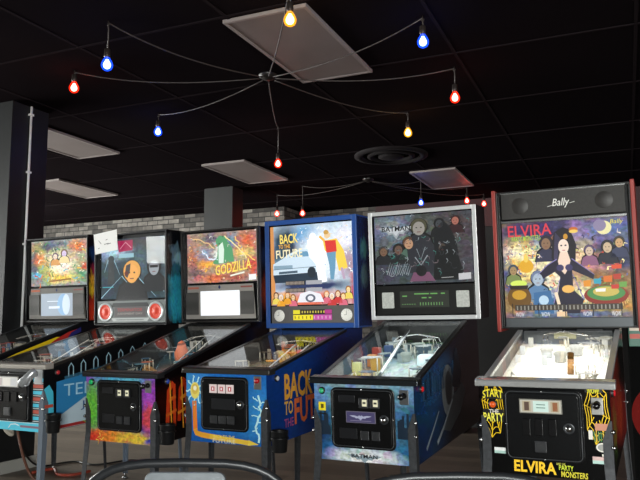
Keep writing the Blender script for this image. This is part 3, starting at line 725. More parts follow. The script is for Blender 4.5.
# =================================================================== 2: chrome-legged machine with the two heads
def bgT(F, m):
    e = .55; lb = E_('#a8d8ec', .85)
    for a, b in (((.0, .98), (.33, .62)), ((.33, .62), (.6, .98)), ((.56, .62), (.86, .98)), ((.98, .9), (.8, .62)), ((.15, .2), (.3, .6)), ((.15, .2), (.05, .55)), ((.15, .2), (.52, .2))):
        F.line(m, [a, b], .006, lb, .0008, .3)
    head(F, m, .49, .58, .12, '#f2ae56', '#e8a850', '#15181c', .85, 1.25)
    F.poly(m, [(.4, .45), (.47, .42), (.46, .55), (.42, .66), (.38, .62)], E_('#4a4448', e), .002)
    F.ell(m, .405, .58, .03, .035, E_('#701a18', e), .0023)
    head(F, m, .83, .5, .09, '#aab2ba', '#14161a', '#171c22', .65, 1.35, True)
    F.poly(m, [(.12, .35), (.2, .35), (.22, .75), (.1, .75)], E_('#1e2a30', e), .001); F.ell(m, .16, .33, .05, .06, E_('#22343c', e), .0013)
    F.line(m, [(.02, .8), (.2, .8)], .006, E_('#30c0d0', .6))
    F.poly(m, [(.26, .03), (.5, .03), (.5, .2), (.28, .22)], E_('#b8285a', .7), .001)
    F.line(m, [(.3, .17), (.39, .06), (.48, .16)], .006, E_('#f0b0c0', .7), .0014)
    F.poly(m, [(.28, .25), (.52, .25), (.52, .32), (.28, .32)], E_('#a8d8e8', .6), .0012)
def panT(sub, root, xf, BF):
    F = sub(.03, .97, .735, .975, .006)
    m = MB(); a, b = F.p(0, 1), F.p(1, 0); m.box(a.x, b.x, a.y-.004, a.y, a.z, b.z, mat('#7e8484', .35, .3), .002); sp = m.build('speaker_panel', root, xf)
    F = sub(.03, .97, .735, .975, .0105)
    RR = mat('#e84a34', .5); RG = mat('#d4dadc', .3, .3)
    for u in (.135, .87): speaker_grille(F, u, .5, .15, 1, RR, 'speaker', sp, xf, True, RG)
    m = MB(); F.poly(m, [(.25, .1), (.75, .1), (.78, .28), (.22, .28)], mat('#2f3336', .4)); F.poly(m, [(.25, .93), (.75, .93), (.78, .78), (.22, .78)], mat('#c4caca', .35)); F.line(m, [(.3, .86), (.7, .86)], .008, mat('#888e90')); m.build('panel_print', sp, xf)
    m = MB(); Q = Face(F.p(.27, .28, .001), F.U*.46, F.V*.46); Q.panel(m, mat('#8a8686', .3, 0, .25)); Q.text(m, 'TERMINATOR', .5, .3, .8, .3, E_('#c85050', .6)); Q.text(m, 'JUDGMENT DAY', .5, .7, .8, .25, E_('#c8c0b8', .6)); m.build('display', sp, xf)
def frT(F, m):
    cy = mat('#3fc2dd', .4); rd = mat('#b84a38', .4); wh = mat('#d6dde0', .4)
    for k, v in enumerate((.16, .26, .36, .46, .56, .66, .76)):
        F.poly(m, [(.83, v), (.995, v), (.995, v+.055), (.83, v+.055)], cy if k % 2 == 0 else rd)
        F.line(m, [(.83, v+.075), (.995, v+.075)], .004, wh)
    F.poly(m, [(0, .86), (1, .86), (1, 1), (0, 1)], cy, .0006)
    F.line(m, [(.62, .93), (.98, .93)], .014, mat('#7a5a70')); F.line(m, [(0, .87), (1, .87)], .003, wh)
    F.line(m, [(.42, .97), (.46, .91), (.54, .9), (.6, .92)], .006, wh, .001)
def sdT(F, m):
    F.poly(m, [(.075, .50), (1, .24), (1, .995), (.075, .995)], mat('#2f7fb6', .4), .0004)
    F.poly(m, [(.075, .88), (.3, .66), (1, .5), (1, .995), (.075, .995)], mat('#b8ccd8', .4), .0006)
    F.line(m, [(.075, .975), (1, .975)], .02, mat('#a02a2a', .4), .0008)
    F.text(m, 'TERMINATOR 2', .52, .60, .80, .13, mat('#a8d4ea', .4), .0012)
    F.text(m, 'JUDGMENT DAY', .60, .79, .74, .10, mat('#1d4f88', .4), .0012)
    F.poly(m, [(0, .56), (.03, .52), (.055, .6), (.06, .9), (0, .9)], mat('#4ac0dc', .4), .0013); F.line(m, [(.005, .74), (.055, .74)], .02, mat('#b84a38', .4), .0015)
    for u in (.165, .245, .33, .42, .51, .6, .7):
        F.line(m, [(u-.015, .46-(u-.16)*.28), (u-.015, .36-(u-.16)*.28), (u, .32-(u-.16)*.28), (u+.015, .36-(u-.16)*.28), (u+.015, .46-(u-.16)*.28)], .008, mat('#9cc0cf', .3))
        F.line(m, [(u-.04, .47-(u-.16)*.28), (u+.05, .45-(u-.16)*.28)], .02, mat('#34607a', .3), .0008)
def toysT(root, xf, pz):
    GM = mat('#a8abae', .25, .4)
    m = MB(); m.box(X(.86), X(.985), -.010, -.002, .84, .932, mat('#c4c6c8', .3, .4), .002); gp = m.build('gun_grip', root, xf)
    m = MB(); m.tube([(X(.93), -.03, .93), (X(.92), -.04, .92), (X(.80), -.075, .85), (X(.785), -.08, .842)], [.018, .026, .029, .022], GM, 14); m.tube([(X(.9), -.002, .9), (X(.9), -.05, .9)], .014, GM, 10); m.build('handle', gp, xf)
    m = MB(); m.tube([(X(.9), -.05, .90), (X(.935), -.07, .875), (X(.93), -.085, .845), (X(.87), -.08, .835), (X(.83), -.072, .85)], .005, GM, 8); m.build('trigger_guard', gp, xf)
    for i, xx in enumerate((-.09, .02)):
        m = MB(); m.tube([(xx, .35, pz(.35, .02)), (xx-.04, .75, pz(.75, .10))], .006, CHROME); m.build('chrome_rod', root, xf)
def ldT(F, q):
    F.poly(q, [(.05, .1), (.36, .1), (.36, .9), (.05, .9)], E_('#cfc4c0', .55)); F.poly(q, [(.4, .1), (.7, .1), (.7, .9), (.4, .9)], E_('#efeadf', .6)); F.poly(q, [(.74, .1), (.96, .1), (.96, .9), (.74, .9)], E_('#d8d8d8', .55))
doorW = dict(rect=(.2, .79, .05, .84), lock=(.84, .5), lcol='#e4e2dc', ldraw=ldT, items=[(.45, .2, .62, .22, 'label'), (.3, .5, .14, .2, 'slot'), (.48, .5, .14, .2, 'slot'), (.66, .5, .14, .2, 'slot'), (.5, .8, .16, .16, 'return')])
doorT = dict(doorW); doorT['rect'] = (.08, .79, .07, .86)
TEAL = art('#0a0c10', [(.5, .78, .5, .22, '#2a8fa8', .4), (.4, .55, .4, .1, '#2a8aa0', .5), (.6, .3, .35, .08, '#7aa0b0', .4), (.4, .2, .3, .06, '#506a78', .4), (.5, .4, .3, .06, '#2a5a6a', .4)], .06, 8)
cfgT = dict(pose=(-1.964, 4.584, .49, .747, 1.170, 1.894, .037, .021), seed=2, label='pinball machine with red round speakers, taped white notice and teal side art, second from left',
    body=BLACK, trim=mat('#46423f', .3, .7), lock=mat('#b8b2aa', .25, .45), front_art=mat('#0e1012', .35), front_draw=frT, side_art=mat('#0a0b0e', .3), side_draw=sdT,
    play_art=art('#2a2a2e', [(.3, .3, .3, .2, '#5a5048', .8), (.7, .3, .2, .2, '#a89c90', .7)]), pal=['#7a7a7e', '#c8c0b4', '#b84a38', '#4a7a9a', '#e8e0d0'], gi=1.6,
    door=doorT, flipbtn='#d83038', legm=mat('#7d8896', .25, .45), toys=toysT,
    bbside=BLACK, bbframe=mat('#2a2a2c', .3, .3), bbart=TEAL, fw=.014, glass=(.08, .965, .06, .715),
    bg_art=art('#27424e', [(.5, .1, .5, .12, '#3a3a40', .6), (.2, .22, .25, .14, '#b8d8e8', .8), (.5, .8, .5, .2, '#1c2a34', .5), (.3, .6, .15, .3, '#1a3440', .6), (.62, .45, .12, .3, '#3c5a68', .6)], .03, 8, .35, 24, 1.0),
    bg_draw=bgT, panel_draw=panT)

# =================================================================== 3: orange and green machine
def bgG(F, m):
    e = .9; r = random.Random(11)
    speck(F, m, r, 130, ['#3a2a2a', '#f8d890', '#d86a40', '#8a98b8', '#f0b060', '#502018', '#e8e0d8'], .85, w=.007)
    F.poly(m, [(.42, .16), (.47, .07), (.54, .08), (.6, .2), (.66, .35), (.68, .6), (.45, .64), (.36, .62), (.44, .5), (.45, .3), (.43, .24)], E_('#5aa070', e))
    F.poly(m, [(.46, .28), (.52, .2), (.54, .35), (.53, .62), (.46, .62)], E_('#dff2e4', e), .0012)
    bolts(F, m, [(.05, .08), (.3, .2), (.4, .32)], .008, E_('#f0c890', e), r); bolts(F, m, [(.55, .08), (.75, .35), (.85, .55)], .009, E_('#f8e8a0', e), r); bolts(F, m, [(.7, .1), (.8, .4), (.97, .6)], .008, E_('#ffd870', e), r)
    bolts(F, m, [(.22, .35), (.3, .5), (.45, .55)], .012, E_('#e8f0ff', e), r); bolts(F, m, [(.38, .6), (.28, .62), (.26, .78)], .016, E_('#f8c050', e), r, amp=.03)
    F.text(m, 'GODZILLA', .66, .71, .5, .2, E_('#f8dc60', 1), .0016, .2, 0, .14, .01); F.line(m, [(.62, .88), (.82, .82)], .012, E_('#f0f0e0', e))
    F.poly(m, [(.88, .87), (.98, .86), (.98, .97), (.88, .98)], E_('#f4f4f4', .9), .002)
def frG(F, m):
    r = random.Random(5)
    for k in range(40):
        u, v = r.uniform(0, 1), r.uniform(0, 1)
        c = '#7ac84a' if u < .2 and v < .8 else (r.choice(['#e0402a', '#f8a030', '#f8d850']) if v > .78 else (r.choice(['#7a4ac8', '#d83a7a', '#3a48c0', '#e04a4a']) if u > .8 else '#58b0c8'))
        a = r.uniform(0, 6); F.line(m, [(u, v), (u+.04*math.cos(a), v+.05*math.sin(a)), (u+.07*math.cos(a+.9), v+.09*math.sin(a+.9))], .008, mat(c, .4), .0006+.00001*k, .2)
def sdG(F, m):
    r = random.Random(6)
    for i in range(9):
        u = .08+.085*i; c1_, c2_ = r.choice(['#d0401a', '#b8300f']), r.choice(['#e88a28', '#d86020'])
        F.line(m, [(u, .82), (u+.012, .5), (u+.045, .42-.02*i)], .034, mat(c1_, .4), .0008+.00002*i); F.line(m, [(u+.01, .6), (u+.06, .56)], .022, mat(c2_, .4), .0012)
        F.line(m, [(u+.05, .44), (u+.052, .86)], .026, mat(c1_, .4), .001+.00002*i); F.line(m, [(u-.01, .74), (u+.065, .7)], .018, mat(c2_, .4), .0013); F.line(m, [(u+.02, .4-.02*i), (u+.03, .9)], .012, mat('#f0a030', .4), .0014)
def toysG(root, xf, pz):
    m = MB(); m.rev([(.045, 0), (.05, .05), (.032, .09), (.025, .12), (0, .135)], (-.02, .62, pz(.62)), mat('#e88260', .5), seg=16); m.build('tower', root, xf)
    for xx in (.12, .19):
        m = MB(); m.tube([(xx, .3, pz(.3, .03)), (xx-.04, .8, pz(.8, .13))], .005, CHROME); m.build('chrome_rod', root, xf)
cfgG = dict(pose=(-1.21, 4.337, .476, .700, 1.218, 1.914, .05, -.023), seed=3, label='pinball machine with colourful green, purple and orange front and a white display, third from left',
    body=BLACK, trim=SATIN, lock=mat('#3a3a3c', .3, .6),
    front_art=art('#6a4a9a', [(.08, .5, .14, .45, '#6cc040', .5), (.04, .05, .1, .1, '#8a4ac0', .4), (.5, .05, .4, .1, '#5ab0d0', .5), (.93, .4, .12, .4, '#a84ac0', .5), (.9, .6, .1, .2, '#d84a5a', .5), (.3, .93, .36, .13, '#f08030', .4), (.7, .93, .3, .12, '#e8c040', .5), (.1, .95, .14, .08, '#e04028', .4), (.95, .95, .1, .06, '#3a3ac0', .4)], .05, 7, .35, 24),
    front_draw=frG, side_art=art('#0d0606', [(.3, .6, .3, .2, '#3a1008', .6)]), side_draw=sdG,
    play_art=art('#202428', [(.3, .3, .2, .2, '#3a6a7a', .8), (.6, .7, .3, .2, '#5a4a44', .7)]), pal=['#2a5a78', '#8a8e90', '#c8c4bc', '#c86038', '#303438', '#5a8a9a'], gi=1.2, toys=toysG,
    door=doorStern, plunger=(.91, .14, ('#9a9a9c', '#111111')), buttons=[(.09, .1, .015, '#18b060', .6)], flipbtn='#2a50c0',
    bbside=BLACK, bbframe=mat('#2e2c2b', .3, .3), bbart=art('#140a0c', [(.5, .7, .4, .2, '#803020', .6), (.5, .3, .4, .15, '#1e2a4a', .5)]), glass=(.07, .975, .035, .575),
    bg_art=art('#a48c80', [(.12, .5, .2, .25, '#b86a50', .7), (.2, .2, .2, .15, '#b8906a', .7), (.25, .4, .12, .14, '#8a98b0', .7), (.35, .12, .2, .12, '#6a6870', .7), (.66, .18, .1, .14, '#6a88a8', .7), (.87, .2, .14, .2, '#d86a40', .6), (.8, .45, .15, .12, '#f0d070', .7),
        (.5, .4, .1, .25, '#e8f4e8', .7), (.3, .63, .12, .1, '#f0a040', .6), (.12, .8, .14, .12, '#6a5a58', .6), (.4, .92, .3, .1, '#d06a48', .7), (.93, .7, .1, .2, '#d04a40', .6), (.7, .9, .2, .1, '#a85a48', .6), (.6, .72, .28, .1, '#c88a40', .7)], .06, 8, .38, 22, 1.15),
    bg_draw=bgG, panel_draw=panelLCD('#8f8b86', mat('#f8fbff', .3, 0, .92), None, '#b06a58'))

# =================================================================== 4: blue machine
def title_bttf(F, m, u, v, s, em, mts=('#f6c02c', '#f08a28', '#e85a2c'), rot=0):
    def M(c): return E_(c, em) if em else mat(c, .4)
    F.text(m, 'BACK', u, v-.27*s, .62*s, .34*s, M(mts[0]), .0014, 0, 0, rot, .02); F.text(m, 'TO THE', u-.16*s, v+.0*s, .4*s, .14*s, M(mts[1]), .0014, 0, 0, rot, .02); F.text(m, 'FUTURE', u, v+.26*s, .9*s, .3*s, M(mts[2]), .0014, 0, 0, rot, .02)
def bgB(F, m):
    e = .95; W = E_('#f6fbff', 1.05)
    speck(F, m, random.Random(14), 90, ['#ffffff', '#d0e4f4', '#7aa8c8', '#e8d0b0', '#f8f8ff'], 1, .35, .97, .02, .65, .007)
    F.poly(m, [(0, 0), (.04, 0), (.055, .97), (0, 1)], E_('#e8a060', .8), .0006)
    # wide low pale car
    F.poly(m, [(.03, .48), (.14, .42), (.22, .36), (.34, .31), (.46, .31), (.55, .37), (.6, .47), (.6, .62), (.5, .66), (.03, .62)], E_('#cfe2f0', e), .0009)
    F.poly(m, [(.22, .4), (.33, .335), (.45, .335), (.5, .4)], E_('#6a9aba', e), .0012)
    F.poly(m, [(.04, .5), (.27, .5), (.27, .55), (.04, .55)], E_('#8aa6b8', e), .0013); F.poly(m, [(.1, .58), (.33, .57), (.33, .6), (.1, .61)], E_('#4a5e6e', e), .0013)
    F.poly(m, [(.03, .62), (.6, .6), (.58, .72), (.05, .72)], E_('#2a3a4a', e), .001); F.ell(m, .5, .6, .05, .07, E_('#26303a', e), .0014)
    F.line(m, [(.03, .55), (.6, .53)], .004, E_('#587080', e), .0015)
    # two pale glowing standing figures
    F.poly(m, [(.45, .2), (.6, .15), (.64, .35), (.66, .6), (.68, .72), (.58, .74), (.55, .5), (.47, .4)], W, .0016)
    F.ell(m, .52, .16, .04, .05, W, .0017)
    F.poly(m, [(.64, .22), (.8, .2), (.88, .35), (.92, .56), (.82, .6), (.78, .4), (.7, .38), (.66, .34)], E_('#f4cc50', 1), .0018)
    F.poly(m, [(.66, .22), (.79, .22), (.8, .36), (.68, .37)], E_('#d83a34', e), .002); F.poly(m, [(.68, .37), (.79, .36), (.78, .55), (.76, .7), (.72, .7), (.71, .52)], E_('#6a9ab8', e), .002)
    F.ell(m, .69, .15, .035, .045, E_('#e8c89a', e), .002); F.ell(m, .68, .115, .03, .028, E_('#c89a4a', e), .0022)
    F.line(m, [(.6, .16), (.66, .22)], .018, E_('#f0b850', e), .0021); F.line(m, [(.85, .56), (.88, .7)], .02, E_('#b8a0b8', e), .002)
    title_bttf(F, m, .23, .26, .36, 1.0, ('#f8dc70', '#f0b040', '#f4e8c0'), .03)
    F.text(m, 'DATA', .1, .1, .1, .02, E_('#d0d8e0', e)) if False else None
    for v in (.7, .79):
        F.poly(m, [(.18, v), (.42, v), (.42, v+.055), (.18, v+.055)], E_('#3c3a40', .8), .0022)
        for i in range(14): F.line(m, [(.19+.016*i, v+.008), (.19+.016*i, v+.045)], .0055, E_('#b8a898', .8), .0025)
        F.poly(m, [(.43, v), (.62, v), (.62, v+.05), (.43, v+.05)], E_('#b0b0b8', .8), .0022)
    r = random.Random(9)
    for i, u in enumerate((.06, .12, .2, .27, .67, .73, .8, .86, .92)):
        head(F, m, u, .88+.03*(i % 2)-(.05 if i == 8 else 0), .026, r.choice(['#f0d0b0', '#e8c8a0', '#f8d8a0']), r.choice(['#a86a30', '#e8e0e0', '#6a3a28', '#d88a50']), r.choice(['#e8a030', '#c83a3a', '#e8d060', '#d86a80']), e)
    F.poly(m, [(.32, .97), (.36, .86), (.47, .83), (.6, .87), (.64, .97)], E_('#e8e8f0', e), .0023); F.ell(m, .48, .92, .06, .05, E_('#586070', e), .0026); F.ell(m, .48, .92, .035, .03, E_('#e8e8f0', e), .0028)
def clock(root, xf, F, u, v, r_):
    m = MB(); c = F.p(u, v); m.rev([(0, -.008), (r_*.93, -.0075), (r_, -.006), (r_, 0)], c[:], mat('#f4f4ee', .4), 'y', 28)
    K = mat('#33343a', .5)
    m.box(c.x-.001, c.x+.001, c.y-.0092, c.y-.0082, c.z, c.z+r_*.7, K); m.box(c.x-r_*.4, c.x, c.y-.0092, c.y-.0082, c.z-.001, c.z+.001, K)
    for i in range(12):
        a = i*PI/6; m.box(c.x+math.cos(a)*r_*.82-.0012, c.x+math.cos(a)*r_*.82+.0012, c.y-.009, c.y-.0082, c.z+math.sin(a)*r_*.82-.0012, c.z+math.sin(a)*r_*.82+.0012, K)
    m.build('clock_speaker', root, xf)
def panB(sub, root, xf, BF):
    F = sub(.055, .965, .80, .972, .004); m = MB(); a, b = F.p(0, 1), F.p(1, 0); m.box(a.x, b.x, a.y-.004, a.y, a.z, b.z, mat('#62605f', .4), .002); sp = m.build('speaker_panel', root, xf)
    F = sub(.055, .965, .80, .972, .0085)
    for u in (.1, .9): clock(sp, xf, F, u, .5, .042)
    m = MB(); Q = Face(F.p(.27, .2, .001), F.U*.46, F.V*.55)
    Q.panel(m, mat('#2a2228', .4))
    Q.poly(m, [(.0, .03), (.18, .03), (.18, .42), (.0, .42)], E_('#e8dc30', .8)); Q.poly(m, [(.82, .03), (1, .03), (1, .42), (.82, .42)], E_('#c03a90', .7))
    Q.text(m, 'OUTATIME', .5, .23, .55, .28, E_('#e8dc60', .8)) if False else [Q.line(m, [(.24+.07*i, .12), (.24+.07*i, .34)], .01, E_('#d8c850', .7)) for i in range(9)]
    Q.poly(m, [(0, .5), (.52, .5), (.52, 1), (0, 1)], E_('#ecdc2c', .85)); Q.poly(m, [(.53, .5), (1, .5), (1, 1), (.53, 1)], E_('#d05ab0', .75))
    for i in range(10): Q.line(m, [(.05+.1*i, .62), (.05+.1*i, .88)], .006, mat('#6a4a28' if i < 5 else '#f0d0e8', .5), .0012)
    m.build('display', sp, xf)
LB = mat('#c4f4fa', .4)
def frB1(F, m):
    F.line(m, [(.105, .42), (.115, .85)], .03, mat('#f08228', .4)); F.line(m, [(.112, .82), (.13, .88), (.2, .9), (.45, .93)], .03, mat('#f0a830', .4), .0009)
    F.line(m, [(.3, .915), (.8, .965)], .026, mat('#ecc23c', .4), .001); F.poly(m, [(.78, .92), (.9, .975), (.77, 1.0)], mat('#f4d448', .4), .0012)
def frB2(F, m): F.text(m, 'BACK TO THE', .48, .905, .26, .045, mat('#f8e878', .4), .0016); F.text(m, 'FUTURE', .48, .965, .28, .055, mat('#e8e4c0', .4), .0016)
def frB3(F, m):
    r = random.Random(4)
    for i in range(9):
        a = i*2*PI/9+.3; bolts(F, m, [(.115+.05*math.cos(a), .25+.08*math.sin(a)), (.115+.12*math.cos(a), .27+.22*math.sin(a))], .008, LB, r, amp=.015)
    F.ell(m, .115, .27, .06, .12, mat('#f2e070', .4), .0012); F.ell(m, .115, .25, .042, .075, mat('#e0c050', .4), .0014); F.ell(m, .115, .235, .022, .036, mat('#fffbe0', .4), .0016)
def frB4(F, m):
    r = random.Random(5)
    bolts(F, m, [(.9, .3), (.93, .5), (.88, .7), (.9, .95)], .012, LB, r, amp=.02)
    for q in ([(.92, .42), (.99, .38)], [(.92, .5), (.84, .45)], [(.9, .6), (.82, .58)], [(.9, .66), (.98, .7)], [(.89, .75), (.83, .8)], [(.9, .38), (.84, .32)]): bolts(F, m, q, .006, LB, r, amp=.012)
def sdB1(F, m): F.text(m, 'BACK', .275, .50, .26, .25, mat('#eca83a', .4), .0012, 0, 0, .0, .03)
def sdB2(F, m): F.text(m, 'TO', .18, .70, .075, .13, mat('#e8b048', .4), .0012, 0, 0, 0, .02)
def sdB3(F, m): F.text(m, 'THE', .18, .84, .08, .08, mat('#b04a7a', .4), .0012, 0, 0, 0, .01)
def sdB4(F, m): F.text(m, 'FUTURE', .43, .755, .40, .25, mat('#e87038', .4), .0012, 0, 0, 0, .03)
def toysB(root, xf, pz):
    m = MB(); m.rev([(.035, 0), (.035, .006), (0, .008)], (-.0, .5, pz(.5, .04)), mat('#e8a030', .4), seg=20); m.build('gear', root, xf)
    for xx in (.1, .2):
        m = MB(); m.tube([(xx, .25, pz(.25, .03)), (xx-.03, .8, pz(.8, .13))], .005, mat('#c8ccd4', .3, .4)); m.build('side_guide', root, xf)
BLUE = mat('#2c5298', .3)
def ldN(F, q): pass
cfgB = dict(pose=(-.535, 4.047, .48, .736, 1.147, 1.923, .039, .013), seed=4, label='bright blue pinball machine with clock-face speakers and yellow lettering on its side',
    body=mat('#173f86', .35), trim=SATIN, lock=mat('#4a4846', .3, .7),
    front_art=art('#2068b8', [(.1, .3, .2, .3, '#4aa0dc', .9), (.9, .6, .2, .4, '#3a94d8', .9), (.5, .98, .5, .1, '#1a58a8', .6)], .02, 5, .12),
    front_draw=[('arrow_decal', frB1), ('front_lettering', frB2), ('sun_decal', frB3), ('lightning_decal', frB4)], side_art=art('#153a80', [(.7, .2, .3, .3, '#101848', .8)], grain=.1), side_draw=[('side_word', sdB1), ('side_word', sdB2), ('side_word', sdB3), ('side_word', sdB4)],
    play_art=art('#3a3430', [(.3, .5, .3, .3, '#8a7a68', .8), (.7, .4, .2, .2, '#b8b0a0', .8)]), pal=['#c8a050', '#a89a88', '#d86a38', '#c8c4bc', '#6a5a4a', '#d8c890'], gi=1.6, toys=toysB,
    door=dict(rect=(.2, .79, .06, .82), lock=(.85, .5), items=[(.29, .22, .155, .16, 'window'), (.47, .22, .155, .16, 'window'), (.645, .22, .155, .16, 'window'), (.5, .5, .5, .2, 'plate'), (.3, .79, .15, .15, 'return'), (.48, .79, .15, .15, 'return'), (.66, .79, .15, .15, 'return')]),
    plunger=(.9, .13, ('#8f8c86', '#c8141c', 1)), flipbtn='#e8e8e8', flipring='#101010',
    bbside=BLUE, bbframe=BLUE, fw=.034, bbart=art('#152a58', [(.5, .3, .3, .1, '#4a8a90', .4), (.5, .55, .3, .12, '#50707a', .4), (.5, .8, .4, .15, '#101a3a', .5)], .05, 10), glass=(.05, .965, .055, .79),
    bg_art=art('#b8ccdc', [(.2, .25, .2, .3, '#1c3448', .5), (.1, .4, .1, .2, '#26485c', .5), (.42, .12, .15, .12, '#4a94c4', .7), (.6, .4, .25, .3, '#f8fcff', .8), (.9, .2, .15, .2, '#e8e8f0', .7), (.93, .5, .1, .2, '#a890a0', .7), (.5, .76, .5, .08, '#22305a', .5), (.5, .95, .6, .12, '#d86a50', .6),
        (.15, .93, .14, .08, '#f0b030', .6), (1, .85, .06, .3, '#b8304a', .5), (.3, .5, .25, .1, '#9abcd0', .6)], .03, 7, .12, 24, 1.25),
    bg_draw=bgB, panel_draw=panB)

# =================================================================== 5: silver-framed machine
def batwing(F, m, u, v, w, h, mt, off=.0012):
    P = [(-1, -.3), (-.55, -.35), (-.25, -.1), (-.1, -.45), (-.04, -.25), (.04, -.25), (.1, -.45), (.25, -.1), (.55, -.35), (1, -.3), (.72, .1), (.5, .2), (.42, .5), (.2, .4), (0, 1), (-.2, .4), (-.42, .5), (-.5, .2), (-.72, .1)]
    q = [(u+p[0]*w/2, v+p[1]*h/2) for p in P]
    from mathutils.geometry import tessellate_polygon
    tri = tessellate_polygon([[Vector((a, b, 0)) for a, b in q]])
    for t3 in tri: F.poly(m, [q[i] for i in t3], mt, off)
def bgM(F, m):
    e = .6
    speck(F, m, random.Random(15), 120, ['#6a747c', '#2a3036', '#8a949c', '#4a7a78', '#5a4a50', '#a8b0b4', '#101214'], .5, w=.006)
    batwing(F, m, .23, .21, .38, .27, E_('#b0b8be', .6), .001); batwing(F, m, .23, .2, .33, .2, E_('#d8dde2', .6), .0013)
    F.text(m, 'BATMAN', .23, .19, .3, .075, mat('#101316', .5), .0018, 0, 0, 0, .02)
    for (u, v, r, sk, ha, co) in ((.09, .52, .045, '#8a6a54', '#4a4240', '#2a2c30'), (.25, .5, .05, '#7a5e50', '#22201f', '#26282c'), (.36, .42, .055, '#d8a884', '#6a4834', '#5a7a6a'), (.84, .13, .042, '#c07868', '#3a1a1c', '#3a1c22')):
        head(F, m, u, v, r, sk, ha, co, .5)
    head(F, m, .47, .2, .075, '#b0aba4', '#57553f', '#33353c', .5)
    head(F, m, .68, .16, .045, '#4a4e54', '#17181b', '#1c1e22', .5); head(F, m, .7, .5, .045, '#6a5a4e', '#14161a', '#15181c', .5)
    F.poly(m, [(.4, .33), (.55, .33), (.64, .5), (.62, .85), (.36, .85), (.34, .5)], E_('#2e3038', e), .0012)
    F.poly(m, [(.66, .2), (.72, .12), (.78, .2), (.84, .4), (.86, .6), (.62, .6), (.62, .36)], E_('#17191d', e), .0015)
    F.poly(m, [(.62, .62), (.7, .48), (.78, .48), (.86, .64), (.92, .96), (.6, .96)], E_('#101215', e), .0017)
    r = random.Random(12)
    for k in range(70):
        u, v = r.uniform(.06, .92), r.uniform(.3, .92); a = r.uniform(0, 3.1)
        c = r.choice(['#7a868c', '#4e9a90', '#aab4ba', '#3c4348', '#8a7a80'])
        F.line(m, [(u, v), (u+.03*math.cos(a), v+.04*math.sin(a)), (u+.05*math.cos(a+.6), v+.07*math.sin(a+.6))], .006, E_(c, .45), .0019, .2)
    for k in range(12):
        u = .12+.02*k; F.line(m, [(u, .86+.01*(k % 3)), (u+.04, .68+.02*(k % 4))], .005, E_('#a8b0b8', .5), .002, .3)
    F.poly(m, [(.36, .97), (.4, .84), (.56, .84), (.62, .97)], E_('#8a5a78', .5), .0021); F.line(m, [(.42, .62), (.48, .74), (.55, .6)], .008, E_('#9aa2a8', .6), .0022); F.line(m, [(.44, .5), (.48, .66), (.53, .48)], .006, E_('#8a9298', .6), .0022); F.ell(m, .48, .82, .055, .08, E_('#1c1c20', e), .0024)
    F.poly(m, [(.85, .88), (.97, .87), (.97, .96), (.85, .97)], E_('#d8d8dc', .6), .0022); F.line(m, [(.68, .93), (.8, .925)], .004, E_('#c8c8c8', .5), .0022)
def panM(sub, root, xf, BF):
    F = sub(.05, .955, .69, .955, .004); m = MB(); a, b = F.p(0, 1), F.p(1, 0); m.box(a.x, b.x, a.y-.004, a.y, a.z, b.z, mat('#1d1d1d', .35), .002); sp = m.build('speaker_panel', root, xf)
    F = sub(.05, .955, .69, .955, .0085)
    WG = noisy('#a8aaa6', '#bdbfba', 90, .5)
    for u in (.125, .885): speaker_grille(F, u, .5, .125, .55, WG, 'speaker', sp, xf)
    m = MB(); Q = Face(F.p(.25, .2, .001), F.U*.5, F.V*.56); Q.panel(m, mat('#5b6058', .3, 0, .12))
    for (u, v, w) in ((.45, .18, .3), (.7, .18, .14), (.88, .18, .08), (.1, .3, .1), (.5, .42, .1), (.62, .42, .05)): Q.line(m, [(u-w/2, v), (u+w/2, v)], .008, E_('#6fae60', .6))
    for i in range(9): Q.line(m, [(.42+.055*i, .7), (.42+.055*i, .88)], .006, E_('#74a868', .55))
    for i in range(6): Q.line(m, [(.04+.05*i, .8), (.07+.05*i, .8)], .005, E_('#74a868', .4))
    m.build('display', sp, xf)
def frM1(F, m): batwing(F, m, .5, .935, .36, .15, mat('#93a5b0', .4)); F.text(m, 'BATMAN', .5, .925, .26, .05, mat('#101316', .4), .0018, 0, 0, 0, .02)
def sky(lo, hi, sd):
    def f(F, m):
        r = random.Random(sd); n = 7
        pts = [(lo, .66)]
        for k in range(n):
            u = lo+(hi-lo)*k/n; t = r.uniform(.36, .56); pts += [(u, t), (u+(hi-lo)/n*.98, t)]
            F.poly(m, [(u, t), (u+(hi-lo)/n, t), (u+(hi-lo)/n, .68), (u, .68)], mat('#16283a', .4))
    return f
def frM3(F, m): F.poly(m, [(.045, .26), (.12, .26), (.12, .37), (.045, .37)], mat('#f0dc24', .4), .0025); F.poly(m, [(.068, .285), (.098, .285), (.098, .34), (.068, .34)], mat('#5a5010', .4), .0028); F.line(m, [(.04, .41), (.125, .41)], .006, mat('#101418', .4), .0025)
def ldM(F, q):
    batwing(F, q, .5, .45, .8, .7, E_('#b8bcd8', .5)); F.line(q, [(.12, .85), (.88, .85)], .003, E_('#9890b0', .4))
